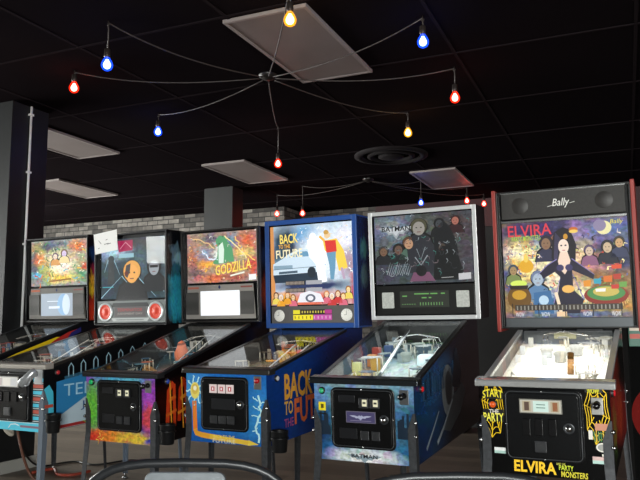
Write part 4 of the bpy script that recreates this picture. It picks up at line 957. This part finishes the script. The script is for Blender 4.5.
def sdM(F, m):
    G = mat('#6a6f73', .4); r = random.Random(21)
    for k in range(16):
        u = .10+.03*k; hgt = r.uniform(.08, .22); F.poly(m, [(u, .52-.1*u), (u, .42-.1*u-hgt*.5), (u+.02, .42-.1*u-hgt*.5), (u+.02, .52-.1*u)], mat(r.choice(['#21405e', '#14283e', '#2a4c6c']), .4))
    # big grey wheel and struts
    F.ell(m, .44, .52, .09, .24, G, .0008, 28); F.ell(m, .45, .5, .05, .16, mat('#2a2d30', .4), .001, 24)
    F.line(m, [(.12, .92), (.22, .78), (.3, .66)], .02, mat('#7c878e', .4), .0009, .5); F.line(m, [(.26, .93), (.36, .82), (.5, .62)], .026, mat('#868e94', .4), .0011, .5)
    F.poly(m, [(.35, .85), (.5, .6), (.66, .5), (.72, .6), (.62, .78), (.45, .9)], mat('#43474a', .4), .0009)
    F.poly(m, [(.5, .5), (.56, .2), (.62, .22), (.66, .4), (.62, .55)], mat('#191d24', .4), .0012); F.ell(m, .585, .2, .025, .05, mat('#202630', .4), .0013)
def toysM(root, xf, pz):
    m = MB(); m.tube([(.02, .12, pz(.12, .05)), (-.06, .9, pz(.9, .12))], .009, mat('#d0d4d8', .25, .5)); m.build('ramp_rail', root, xf)
    m = MB(); m.rev([(.06, 0), (.055, .05), (.04, .06), (0, .06)], (.15, .6, pz(.6)), mat('#c8dce0', .3), seg=20); m.build('dome', root, xf)
    for i, (xx, yy, cc) in enumerate(((-.2, .4, '#c8d8a0'), (-.17, .55, '#e09030'), (-.12, .48, '#d8a848'), (-.2, .7, '#b04030'), (-.14, .75, '#3a5a8a'))):
        m = MB(); m.box(xx-.025, xx+.025, yy-.02, yy+.02, pz(yy), pz(yy, .07), E_(cc, .5), .005); m.build('standup_toy', root, xf)
def bluefront(): return art('#4479a0', [(.1, .12, .25, .2, '#6a9ab8', .9), (.92, .1, .25, .2, '#7aa4bc', .9), (.05, .6, .15, .3, '#16395c', .8), (.97, .5, .1, .3, '#1e4468', .8), (.1, .9, .2, .12, '#1e68a0', .8), (.9, .9, .2, .12, '#1e68a0', .8), (.5, .95, .36, .13, '#ffffff', .7), (.5, .04, .5, .06, '#7c9aae', .7)], .04, 6, .35, 22)
cfgM = dict(pose=(.220, 3.646, .466, .731, 1.208, 1.925, .059, -.018), seed=5, label='silver-framed pinball machine with a dark backglass, ice-blue front and square grey speakers',
    body=BLACK, trim=SATIN, lock=mat('#34383c', .25, .7), front_art=bluefront(), front_draw=[('front_lettering', frM1), ('skyline_decal', sky(.005, .165, 8)), ('skyline_decal', sky(.835, .99, 9)), ('credit_sticker', frM3)],
    side_art=art('#0b1420', [(.15, .6, .3, .4, '#17406c', .9), (.3, .35, .25, .2, '#204c74', .8), (.1, .9, .2, .2, '#102c50', .8), (.8, .5, .3, .5, '#0a0a0c', .6)], .04, 7, .3), side_draw=sdM,
    play_art=art('#5a6a6c', [(.3, .5, .3, .3, '#94a8a8', .8), (.7, .4, .3, .3, '#b0c0c0', .8), (.15, .7, .2, .2, '#c8a050', .8)]), pal=['#c8d4d4', '#90a4a8', '#587080', '#e0e4e0', '#3a5a6a', '#aab8b0'], gi=3.0, gicol=(.95, 1, 1), toys=toysM,
    blade=mat('#4a4c50', .25, .6),
    door=dict(rect=(.18, .82, .06, .83), lock=(.84, .5), lframe='#6a6478', lcol='#4a4470', lem=.5, ldraw=ldM, items=[(.54, .24, .15, .17, 'lit'), (.71, .24, .15, .17, 'lit'), (.485, .475, .46, .19, 'label'), (.54, .77, .13, .15, 'return'), (.71, .77, .13, .15, 'return'), (.28, .75, .28, .17, 'plate'), (.27, .18, .26, .12, 'plate')]),
    plunger=(.91, .16, ('#77797c', '#101010')), buttons=[(.085, .11, .013, '#18b070', .6)], flipbtn='#e02028', flipem=.5,
    bbside=mat('#26282b', .35, .4), bbframe=mat('#d4d6d8', .35, .35), fw=.026, glass=(.05, .955, .045, .675),
    bg_art=art('#30343a', [(.2, .2, .25, .2, '#76828c', .8), (.1, .45, .2, .2, '#4a545e', .8), (.5, .2, .2, .2, '#42463e', .7), (.85, .2, .2, .25, '#3c3234', .7), (.3, .8, .3, .2, '#2c343c', .7), (.7, .7, .2, .3, '#24302f', .7), (.93, .7, .1, .3, '#38303a', .7), (.35, .6, .12, .1, '#4a6a58', .7)], .04, 8, .4, 24, 1.5),
    bg_draw=bgM, panel_draw=panM)

# =================================================================== 6: rightmost machine
def bgE(F, m):
    e = .85; r = random.Random(31)
    speck(F, m, r, 160, ['#1a1826', '#fff0a8', '#e8a838', '#5a6aa0', '#8a5a38', '#f8e8d8', '#c84a38', '#3a3a6a', '#7a9a58'], .9, v0=.15, v1=.84, w=.009)
    F.text(m, 'ELVIRA', .23, .08, .36, .12, E_('#d83a48', .85), .003, 0, -.05, .02, .01); F.text(m, 'PARTY MONSTERS', .2, .165, .24, .05, E_('#a8d040', .85), .003, 0, 0, .03, .01)
    F.text(m, 'Bally', .92, .05, .1, .055, E_('#e0d040', .9), .003, .2)
    # central dark-haired woman, plain generic figure
    F.poly(m, [(.43, .12), (.5, .07), (.56, .1), (.6, .25), (.59, .42), (.54, .5), (.44, .5), (.4, .38), (.41, .22)], E_('#15101c', e), .0012)
    F.poly(m, [(.44, .4), (.36, .46), (.28, .56), (.32, .6), (.42, .53), (.46, .58), (.44, .74), (.4, .85), (.44, .96), (.6, .96), (.64, .82), (.56, .72), (.56, .52), (.66, .58), (.72, .62), (.73, .57), (.62, .46), (.56, .4)], E_('#1d1930', e), .0014)
    for pth in ([(.44, .4), (.36, .46), (.28, .56)], [(.56, .4), (.62, .46), (.73, .57)], [(.4, .85), (.46, .6)], [(.64, .82), (.56, .56)]): F.line(m, pth, .006, E_('#8a80c0', .7), .0016, .5)
    for q_ in range(7): F.line(m, [(.44+.006*q_, .12+.01*q_), (.42+.004*q_, .4)], .0025, E_('#4a4468', .7), .0015)
    F.ell(m, .5, .27, .042, .075, E_('#f4dccc', e), .0018); F.poly(m, [(.47, .33), (.53, .33), (.55, .42), (.53, .5), (.5, .56), (.46, .5), (.45, .42)], E_('#f0d4c0', e), .0019)
    for s in (-1, 1): F.ell(m, .5+s*.017, .26, .009, .008, E_('#2a1a2a', e), .0022, 8); F.ell(m, .5+s*.035, .49, .03, .035, E_('#3a3460', e), .0022, 12)
    F.line(m, [(.49, .31), (.512, .31)], .004, E_('#b02030', e), .0022); F.ell(m, .52, .17, .018, .03, E_('#c8902a', e), .0022)
    F.ell(m, .52, .71, .05, .04, E_('#f0b860', e), .0022); F.line(m, [(.42, .74), (.46, .98)], .018, E_('#f2dcc0', e), .0021)
    # green goblin-ish heads as plain generic party faces
    for (u, v, q, sk, ha, co) in ((.36, .23, .045, '#8a6a50', '#2a2430', '#30304a'), (.28, .6, .05, '#a8b8c8', '#6a7a9a', '#5a80a8'), (.08, .5, .035, '#a88a60', '#3a4a5a', '#7a8a50'), (.84, .3, .04, '#c8b090', '#1a1a20', '#1a1c2c'), (.93, .26, .035, '#c8a070', '#3a3020', '#343a58'), (.7, .33, .035, '#d0b8a0', '#5a4a6a', '#8a5a7a')):
        head(F, m, u, v, q, sk, ha, co, e)
    F.ell(m, .82, .1, .06, .07, E_('#e8e0a8', e), .0012); F.ell(m, .79, .075, .05, .06, E_('#8a80a0', e), .0015)   # moon
    F.ell(m, .585, .1, .035, .025, E_('#c86a2a', e), .0016); F.ell(m, .585, .12, .035, .018, E_('#f0c860', e), .0018)
    # bubbling pot
    F.ell(m, .12, .79, .1, .13, E_('#6a4a18', e), .0014, 24); F.poly(m, [(.04, .66), (.2, .66), (.19, .7), (.05, .7)], E_('#2a2018', e), .0018); F.ell(m, .12, .76, .06, .05, E_('#c8982a', e), .0017); F.ell(m, .12, .64, .07, .035, E_('#c8dc60', 1), .0016)
    F.ell(m, .19, .46, .06, .07, E_('#e0a828', e), .0014); F.ell(m, .19, .38, .02, .04, E_('#f0d060', e), .0016)
    F.poly(m, [(.24, .74), (.38, .72), (.4, .96), (.24, .96)], E_('#3a6a9a', e), .0016); F.ell(m, .32, .82, .04, .05, E_('#b8d4e8', e), .0018)
    # pool with ring rail and bathers' blocks
    F.ell(m, .81, .78, .17, .1, E_('#8a2a1c', e), .0014, 28); F.ell(m, .81, .76, .145, .075, E_('#4a8a4a', e), .0017, 28); F.ell(m, .81, .745, .1, .05, E_('#c8b45a', e), .0019, 24)
    for (u, v, w, h, c) in ((.77, .73, .04, .03, '#f4f4e8'), (.67, .66, .03, .06, '#e0902a'), (.75, .64, .03, .05, '#38a0b8'), (.83, .62, .035, .06, '#d8702a'), (.9, .6, .03, .05, '#b83a2a'), (.94, .68, .03, .05, '#6aa04a'), (.88, .7, .03, .04, '#c83a30'), (.9, .5, .04, .04, '#d84a28')):
        F.poly(m, [(u-w, v-h*.5), (u+w, v-h*.6), (u+w*.9, v+h*.5), (u-w*.9, v+h*.5)], E_(c, e), .0022)
    for i in range(16):
        a = PI*.05+i*PI*.9/15; F.line(m, [(.81+.16*math.cos(a), .8+.085*math.sin(a)), (.81+.165*math.cos(a), .83+.09*math.sin(a))], .003, E_('#e8c880', e), .002)
    for k in range(40):
        u, v = r.uniform(.02, .36), r.uniform(.2, .6); c = r.choice(['#fff4b0', '#f0b040', '#5a6a8a', '#f8e0e0', '#8a6a48', '#3a4a6a'])
        a = r.uniform(0, 6); F.line(m, [(u, v), (u+.02*math.cos(a), v+.03*math.sin(a)), (u+.03*math.cos(a+.8), v+.05*math.sin(a+.8))], .007, E_(c, .9), .0011, .2)
    # score displays along the bottom
    F.poly(m, [(.08, .865), (.49, .865), (.49, .925), (.08, .925)], E_('#4a4138', .5), .003); F.poly(m, [(.51, .865), (.93, .865), (.93, .925), (.51, .925)], E_('#4a4138', .5), .003)
    for i in range(27): F.line(m, [(.1+.0305*i, .875), (.1+.0305*i, .918)], .007, E_('#a8a49a', .55), .0034)
    for i in range(5): F.line(m, [(.06+.215*i, .85), (.06+.215*i, .99)], .005, mat('#1a1a22', .4), .0036)
    for u in (.12, .33, .66, .88): F.text(m, 'WOW', u, .965, .07, .045, E_('#e8ecf4', .85), .003)
    F.poly(m, [(.42, .94), (.5, .94), (.5, .99), (.42, .99)], E_('#e8c8a0', .85), .003)
def panE(sub, root, xf, BF):
    F = sub(.04, .96, .01, .205, .012); m = MB(); a, b = F.p(0, 1), F.p(1, 0)
    m.box(a.x, b.x, a.y-.003, a.y+.01, a.z, b.z, noisy('#262524', '#2e2c2b', 90, .6), .003); sp = m.build('speaker_panel', root, xf)
    G = grille_mat('#2b2928', '#232120', 120)
    F2 = sub(.04, .96, .01, .205, .0155)
    for u in (.16, .84): c = F2.p(u, .52); MB().rev([(0, -.0012), (.048, -.0012), (.05, 0)], (c.x, c.y+.0008, c.z), G, 'y', 32).build('speaker', sp, xf)
    m = MB(); F2.text(m, 'Bally', .5, .52, .14, .36, mat('#e4e4e0', .4), .002, .25, 0, .02, .004); F2.line(m, [(.39, .62), (.43, .58)], .003, mat('#d8d8d4', .4)); F2.line(m, [(.57, .54), (.61, .5)], .003, mat('#d8d8d4', .4)); m.build('lettering', sp, xf)
    SV = mat('#b8babb', .25, .9)
    for v in (.0, .215):
        Q = sub(.035, .965, v, v+.02, .016); a, b = Q.p(0, 1), Q.p(1, 0); m = MB(); m.box(a.x, b.x, a.y, a.y+.014, a.z, b.z, SV, .003); m.build('metal_trim', root, xf)
    Q = sub(.035, .965, .925, .998, .016); a, b = Q.p(0, 1), Q.p(1, 0); m = MB(); m.box(a.x, b.x, a.y, a.y+.016, a.z, b.z, mat('#5a5e62', .35, .4), .004); m.build('lower_molding', root, xf)
    Z0, Z1, H = BF.p(0, 1).z, BF.p(0, 0).z, BF.U.length/2
    for s in (-1, 1):
        m = MB(); x0, x1 = sorted((s*H, s*(H+.022))); m.box(x0, x1, YB-.02, YB+.24, Z0-.02, Z1+.012, mat('#8f2d26', .45), .004); m.build('side_molding', root, xf)
    for x_ in (-.1, .12):
        m = MB(); m.box(x_-.07, x_+.07, YB-.02, YB-.005, Z0-.024, Z0-.003, mat('#1c1d1f', .4), .004); m.build('hinge', root, xf)
def web(F, m, u, v, ru, rv, mt):
    n = 8
    def P(uu, vv): return (min(.995, max(.005, uu)), max(.012, vv))
    for i in range(n):
        a = 2*PI*i/n+.2; F.line(m, [P(u+.3*ru*math.cos(a), v+.3*rv*math.sin(a)), P(u+ru*math.cos(a), v+rv*math.sin(a))], .0032, mt)
    for q in (.55, .78, 1):
        pts = []
        for i in range(n):
            a0_ = 2*PI*i/n+.2; a1_ = 2*PI*(i+1)/n+.2
            for k in range(4):
                f = k/4; a = a0_+(a1_-a0_)*f; s = 1-.16*math.sin(PI*f); pts.append(P(u+q*ru*s*math.cos(a), v+q*rv*s*math.sin(a)))
        pts.append(pts[0])
        for p0, p1 in zip(pts, pts[1:]):
            if abs(p0[0]-p1[0])+abs(p0[1]-p1[1]) > 1e-4: F.line(m, [p0, p1], .0028, mt)
YLW = mat('#f8cc14', .4); BKP = mat('#08090a', .4); WHT = mat('#e6e2d8', .4)
def frE1(F, m): web(F, m, .095, .25, .092, .36, YLW)
def frE2(F, m): web(F, m, .9, .26, .092, .36, YLW)
def frE3(F, m):
    F.poly(m, [(.01, .07), (.18, .07), (.18, .165), (.01, .165)], BKP, .0014)
    F.text(m, 'START', .095, .12, .165, .09, mat('#f0e034', .4), .002, 0, .3, 0, .02)
def frE4(F, m):
    F.poly(m, [(.01, .28), (.18, .28), (.18, .42), (.01, .42)], BKP, .0014)
    F.text(m, 'THE', .1, .305, .08, .045, WHT, .002, 0, 0, 0, .01); F.text(m, 'PARTY', .095, .37, .165, .095, mat('#f0e854', .4), .002, 0, 0, 0, .02)
def frE5(F, m):
    F.poly(m, [(.82, .0), (.95, .0), (.95, .055), (.82, .055)], mat('#0c0c0c'), .001); F.text(m, 'WOW!', .88, .04, .09, .055, mat('#f0e824', .4), .002, 0, 0, 0, .02)
def frE6(F, m):
    F.text(m, 'ELVIRA', .41, .9, .33, .13, mat('#fcc82c', .4), .002, 0, 0, -.02, .03)
def frE7(F, m):
    F.text(m, 'AND THE', .61, .845, .07, .03, mat('#e0e060', .4), .002); F.text(m, 'PARTY', .65, .885, .11, .055, mat('#c8d838', .4), .002, 0, 0, -.02, .02); F.text(m, 'MONSTERS', .71, .955, .2, .065, mat('#d8cc38', .4), .002, 0, 0, -.02, .02)
def frE8(F, m): F.poly(m, [(.09, .71), (.185, .71), (.185, .745), (.09, .745)], mat('#e2e4e4', .4)); F.poly(m, [(.09, .745), (.185, .745), (.185, .775), (.09, .775)], mat('#a8c8c0', .4))
def frE9(F, m): F.poly(m, [(.85, .74), (.97, .74), (.97, .78), (.85, .78)], mat('#d8b8b4', .4)); F.poly(m, [(.85, .78), (.97, .78), (.97, .815), (.85, .815)], mat('#b8d8d0', .4))
def frE10(F, m): F.ell(m, .93, .64, .05, .05, WHT, .0014); F.ell(m, .93, .64, .038, .035, mat('#9a9a96', .4), .0016)
def frE11(F, m): F.poly(m, [(.92, .71), (.98, .71), (.98, .735), (.92, .735)], WHT, .0016)
def frE12(F, m):
    F.poly(m, [(.88, .385), (.985, .385), (.985, .46), (.88, .46)], mat('#c88a70', .4), .0014)
    for k in range(7): F.line(m, [(.87+.017*k, .47), (.875+.016*k, .58)], .005, mat(['#3a7a4a', '#b8a040', '#5a8a5a'][k % 3], .4), .0014)
def frE13(F, m): F.poly(m, [(.83, .46), (.86, .46), (.86, .56), (.83, .56)], WHT, .0014)
def ldE(F, q):
    F.poly(q, [(.32, .06), (.7, .06), (.7, .94), (.32, .94)], E_('#cfe8de', .7)); F.text(q, '4 CREDITS', .51, .35, .26, .22, E_('#6a9a8a', .5), .0016) if False else None
    for v in (.35, .6): F.line(q, [(.4, v), (.62, v)], .004, E_('#6f9488', .5), .0016)
    F.poly(q, [(.05, .08), (.26, .08), (.26, .92), (.05, .92)], E_('#cfc0a0', .45)); F.poly(q, [(.1, .15), (.22, .15), (.22, .85), (.1, .85)], E_('#6a5040', .4), .0014)
    F.poly(q, [(.75, .08), (.96, .08), (.96, .92), (.75, .92)], E_('#cfc0a0', .45)); F.poly(q, [(.8, .15), (.92, .15), (.92, .85), (.8, .85)], E_('#a8683a', .45), .0014)
def toysE(root, xf, pz):
    m = MB(); m.tube([(.07, .45, pz(.45)), (.07, .5, pz(.5, .09))], .016, mat('#8a6030', .5)); m.build('totem', root, xf)
    m = MB(); m.box(-.24, .24, .99, 1.0, pz(1., 0), pz(1., .075), mat('#3a3c40', .4), .002); m.build('back_panel', root, xf)
    m = MB(); m.box(-.07, .05, .983, .989, pz(1., .03), pz(1., .065), E_('#c8c090', .5), .001); m.build('back_card', root, xf)
cfgE = dict(pose=(.992, 3.182, .45, .754, 1.138, 1.961, .05, .001), seed=6, label='largest, rightmost pinball machine, black with red-edged head and yellow cobweb lettering',
    body=BLACK, trim=mat('#b8babb', .25, .4), lock=mat('#d8d9d9', .2, .7), front_art=mat('#08090a', .2, spec=.4), front_draw=[('web_decal', frE1), ('web_decal', frE2), ('front_word', frE3), ('front_word', frE4), ('front_word', frE5), ('front_word', frE6), ('front_word', frE7), ('sticker', frE8), ('sticker', frE9), ('sticker', frE10), ('sticker', frE11), ('sticker', frE12), ('sticker', frE13)],
    side_art=art('#14100e', [(.3, .4, .3, .3, '#7a2a1c', .6), (.15, .7, .1, .2, '#4a6a28', .5), (.5, .7, .2, .2, '#8a3a1a', .6)], .06, 9),
    play_art=art('#e4dfd2', [(.5, .5, .5, .5, '#f4f0e6', .9), (.3, .6, .1, .12, '#c8bca8', .6), (.7, .4, .08, .1, '#cfc4b4', .6)], .06, 8, .15), pal=['#f4f2ea', '#e8e4d8', '#ffffff', '#dcd6c4', '#f8f4ec'], plglow=.4, nplastic=9, gi=4.3, zr=.075, gicol=(1, .98, .94), toys=toysE, apron='#d8d4cc',
    blade=mat('#3c302b', .4),
    door=dict(rect=(.185, .80, .04, .83), lock=(.82, .52), lframe='#7c7a72', lcol='#d8d4c4', lem=.5, ldraw=ldE, items=[(.48, .23, .54, .2, 'label'), (.29, .53, .1, .24, 'slot'), (.45, .52, .1, .24, 'slot'), (.62, .52, .1, .24, 'slot'), (.46, .79, .15, .16, 'return')]),
    plunger=(.905, .2, ('#c4c4c0', '#0c0c0c')), buttons=[(.095, .225, .014, '#e05818', .7)], flipbtn='#e0202c', flipem=.6,
    bbside=BLACK, bbframe=mat('#1c1c1d', .4), fw=.008, glass=(.035, .965, .235, .925),
    bg_art=art('#a88858', [(.5, .08, .6, .16, '#3c3462', .6), (.95, .3, .2, .3, '#3a4478', .6), (.04, .4, .08, .3, '#3a4070', .6), (.2, .1, .25, .12, '#3a2a5a', .7), (.3, .25, .1, .1, '#5a6a9a', .7), (.12, .35, .14, .18, '#e8d898', .8), (.05, .55, .1, .2, '#4a5a8a', .7), (.2, .42, .16, .17, '#f8d048', .8), (.12, .34, .1, .1, '#fff6c8', .8), (.3, .35, .1, .14, '#fff4c0', .8), (.22, .55, .1, .06, '#fff0b0', .7), (.4, .6, .12, .3, '#f8ecc8', .8), (.62, .4, .1, .3, '#f0d0a0', .7),
        (.7, .15, .2, .14, '#8a7ab0', .7), (.9, .1, .2, .14, '#5a6aa0', .7), (.9, .4, .16, .16, '#2a3058', .6), (.75, .5, .1, .12, '#c88a8a', .7), (.8, .65, .25, .12, '#8a6a3a', .6), (.63, .75, .1, .12, '#fff4c8', .8), (.35, .85, .14, .14, '#4a80b0', .6), (.25, .72, .1, .08, '#88b0d0', .7), (.95, .85, .1, .1, '#c88a3a', .7), (.5, .98, .6, .05, '#5a6a88', .6)], .05, 9, .45, 26, 1.05),
    bg_draw=bgE, panel_draw=panE)

roots = {}
for k_, c_ in (('A', cfgA), ('T', cfgT), ('G', cfgG), ('B', cfgB), ('M', cfgM), ('E', cfgE)):
    roots[k_] = build_machine(c_)

# white notice taped over the corner of the second machine's head
rt, xft, BF = roots['T']
F = Face(BF.p(-.02, -.03, .0), BF.U, BF.V)
m = MB(); F.off = 0
cs = [BF.p(-.005, -.01, .026), BF.p(.33, -.045, .026), BF.p(.345, .18, .026), BF.p(.02, .215, .026)]
pw = [Vector(xft(p)) for p in cs]; nn = (pw[1]-pw[0]).cross(pw[3]-pw[0]).normalized()
if nn.y > 0: nn = -nn
pb = [p-nn*.0012 for p in pw]
m.add(pw+pb, [[3, 2, 1, 0], [4, 5, 6, 7], [0, 1, 5, 4], [1, 2, 6, 5], [2, 3, 7, 6], [3, 0, 4, 7]], mat('#f6f6f4', .6))
FN = Face(pw[0], pw[1]-pw[0], pw[3]-pw[0])
if FN.n.dot(nn) < 0: FN.n = -FN.n
K = mat('#4a4a4c', .6)
for (a, b) in (((.2, .35), (.3, .55)), ((.42, .6), (.62, .58)), ((.55, .62), (.72, .6)), ((.15, .75), (.22, .72)), ((.5, .4), (.58, .38))): FN.line(m, [a, b], .004, K, .001)
nt = m.build('notice'); mw = rt.matrix_basis.copy()
nt.location = rt.location; nt.rotation_euler = rt.rotation_euler
tag(nt, 'white paper notice taped over the top left corner of a backglass', 'notice')

# ------------------------------------------------------------------ cup holders on the right front legs
def cup_holder(k_, label, dx=.062, z=.60):
    rt, xfm, _ = roots[k_]
    p = Vector(xfm((CWD+dx, .02, z)))
    M = Matrix.Rotation(rt.rotation_euler.z, 4, 'Z'); w = rt.location+M@p
    t = empty('cup_holder', w, rt.rotation_euler.z); tag(t, label, 'cup holder', 'black cup holders on machine legs')
    BK = mat('#111214', .4)
    MB().rev([(0, -.055), (.036, -.055), (.04, -.05), (.046, .055), (.049, .058), (.046, .061), (.043, .055), (.037, -.048), (0, -.05)], (0, 0, 0), BK, seg=28).build('cup', t)
    MB().tube([(.0475*math.cos(i*PI/12), .0475*math.sin(i*PI/12), .02) for i in range(25)], .004, BK, 6).build('ring', t)
    MB().box(-dx+.008, -.044, -.012, .012, .0, .05, BK, .003).build('bracket', t)
cup_holder('T', 'black cup holder hanging beside the shiny chrome leg of the second machine')
cup_holder('G', 'black cup holder hanging between the purple-orange front and the blue front', .07, .61)
cup_holder('B', 'black cup holder hanging under yellow side lettering of the blue machine', .066, .575)

# ------------------------------------------------------------------ floor cables
def cable(pts, r, c, label, nm='power_cable'):
    P = [Vector((*room(x, y), z)) for x, y, z in pts]
    out = []
    n = len(P)
    for i in range(n-1):
        p0, p1, p2, p3 = P[max(i-1, 0)], P[i], P[i+1], P[min(i+2, n-1)]
        for k in range(8):
            t = k/8; out.append(.5*((2*p1)+(-p0+p2)*t+(2*p0-5*p1+4*p2-p3)*t*t+(-p0+3*p1-3*p2+p3)*t**3))
    out.append(P[-1])
    for q in out: q.z = max(q.z, r+.001)
    o = MB().tube(out, r, mat(c, .5)).build(nm); tag(o, label, 'cable', 'cables under the machines')
cable([(-2.62, 6.1, .42), (-2.56, 6.15, .2), (-2.46, 6.3, .02), (-2.25, 6.55, .006), (-2.0, 6.4, .006), (-1.75, 6.6, .006), (-1.5, 6.5, .006)], .008, '#0c0c0c', 'black cable drooping to the floor left of the multicoloured machine front')
cable([(-2.42, 6.05, .012), (-2.3, 6.2, .012), (-2.18, 5.98, .012), (-2.05, 5.95, .012), (-1.95, 6.1, .012)], .012, '#9a3a28', 'red-brown cable loop on the floor between the second and third machines')
cable([(-2.28, 5.35, .54), (-2.24, 5.38, .32), (-2.19, 5.42, .14), (-2.12, 5.45, .04), (-2.2, 5.6, .01)], .010, '#5a3424', 'brown cable hanging under the cyan-striped machine front')
cable([(-2.36, 5.3, .54), (-2.33, 5.32, .46), (-2.3, 5.35, .43), (-2.34, 5.38, .5)], .016, '#b8b2a4', 'short pale loop of cable tucked under the cyan-striped machine front')

# ------------------------------------------------------------------ black unit with red disc at the right edge
px, py = room((624-320)/FPX*4.9, 4.9)
t = empty('arcade_cabinet', (px+.28, py, 0), .05); tag(t, 'dark cabinet with red disc, at the right edge behind the rightmost pinball machine', 'arcade cabinet')
MB().prism([(-.35, 0), (.35, 0), (.35, 1.35), (-.3, 1.3), (-.35, 1.0)], 'x', -.3, .3, mat('#050505', .9, spec=.1), .008).build('body', t)
MB().rev([(0, -.004), (.2, -.003), (.21, 0)], (-.09, -.351, .64), mat('#6a1512', .8, spec=.1), 'y', 36).build('disc', t)
m = MB(); m.box(-.29, -.22, -.36, -.31, 1.07, 1.24, mat('#3a6a5a', .5), .003); m.box(-.285, -.225, -.362, -.3605, 1.17, 1.23, mat('#d8c8b8', .5)); m.box(-.285, -.225, -.362, -.3605, 1.12, 1.15, mat('#b84a3a', .5)); m.build('label_strip', t)

# ------------------------------------------------------------------ chairs in the foreground
def chair(x, y, rz, label):
    rx, ry = room(x, y)
    t = empty('cafe_chair', (rx, ry, 0), rz); tag(t, label, 'chair', 'metal chairs in the foreground')
    FMt = mat('#2b2d30', .35, .3); PL = noisy('#666d72', '#70777c', 30, .45)
    hw = .272
    def zz(v): return v
    pts = []
    for i in range(21):
        a = PI-PI*i/20; ex = .55
        cx = math.copysign(abs(math.cos(a))**ex, math.cos(a))*hw; cz = abs(math.sin(a))**.8
        pts.append((cx, -.02*cz, .70+.175*cz))
    back = [(-hw, .06, .42)]+pts+[(hw, .06, .42)]
    MB().tube(back, .0115, FMt, 10).build('back_frame', t)
    m = MB(); m.prism(rrect(-.10, .10, .50, .853, .02), 'y', -.026, -.012, PL, .003); m.build('backrest', t)
    m = MB(); m.prism(rrect(-.215, .215, .04, .46, .05), 'z', .43, .455, PL, .006); m.build('seat', t)
    MB().tube([(-.2, .05, .42), (.2, .05, .42)], .01, FMt).build('crossbar', t)
    for sx in (-1, 1):
        MB().tube([(sx*hw, .06, .42), (sx*(hw+.01), .0, .2), (sx*(hw+.015), -.03, .0)], .011, FMt).build('leg', t)
        MB().tube([(sx*.2, .44, .43), (sx*.22, .47, .2), (sx*.23, .48, 0)], .011, FMt).build('leg', t)
        MB().tube([(sx*hw, .06, .42), (sx*.2, .44, .425)], .01, FMt).build('seat_rail', t)
chair((190-320)/FPX*1.80, 1.80, A0-.03, 'grey-backed black metal chair at the bottom left, its curved top rail in view')
chair((450-320)/FPX*1.62, 1.62, A0-.02, 'black metal chair at the bottom centre right, only its top rail in view')

# ------------------------------------------------------------------ world, camera, view
w = bpy.data.worlds.new('World'); S.world = w; w.use_nodes = True
bg = w.node_tree.nodes['Background']; bg.inputs[0].default_value = (.82, .9, 1, 1); bg.inputs[1].default_value = 1.6
cd = bpy.data.cameras.new('Camera'); cam = bpy.data.objects.new('Camera', cd); col.objects.link(cam)
cd.sensor_width = 36; cd.sensor_fit = 'HORIZONTAL'; cd.lens = FPX*36/640; cd.clip_start = .05
fwd = Vector((-SA*math.cos(PITCH), CA*math.cos(PITCH), math.sin(PITCH)))
q = fwd.to_track_quat('-Z', 'Y').to_matrix()
cam.matrix_world = Matrix.Translation((0, 0, CH)) @ (q @ Matrix.Rotation(-ROLL, 3, 'Z')).to_4x4()
S.camera = cam
S.view_settings.view_transform = 'Standard'; S.view_settings.look = 'None'; S.view_settings.gamma = 1; S.view_settings.exposure = 0
S.view_settings.use_curve_mapping = False
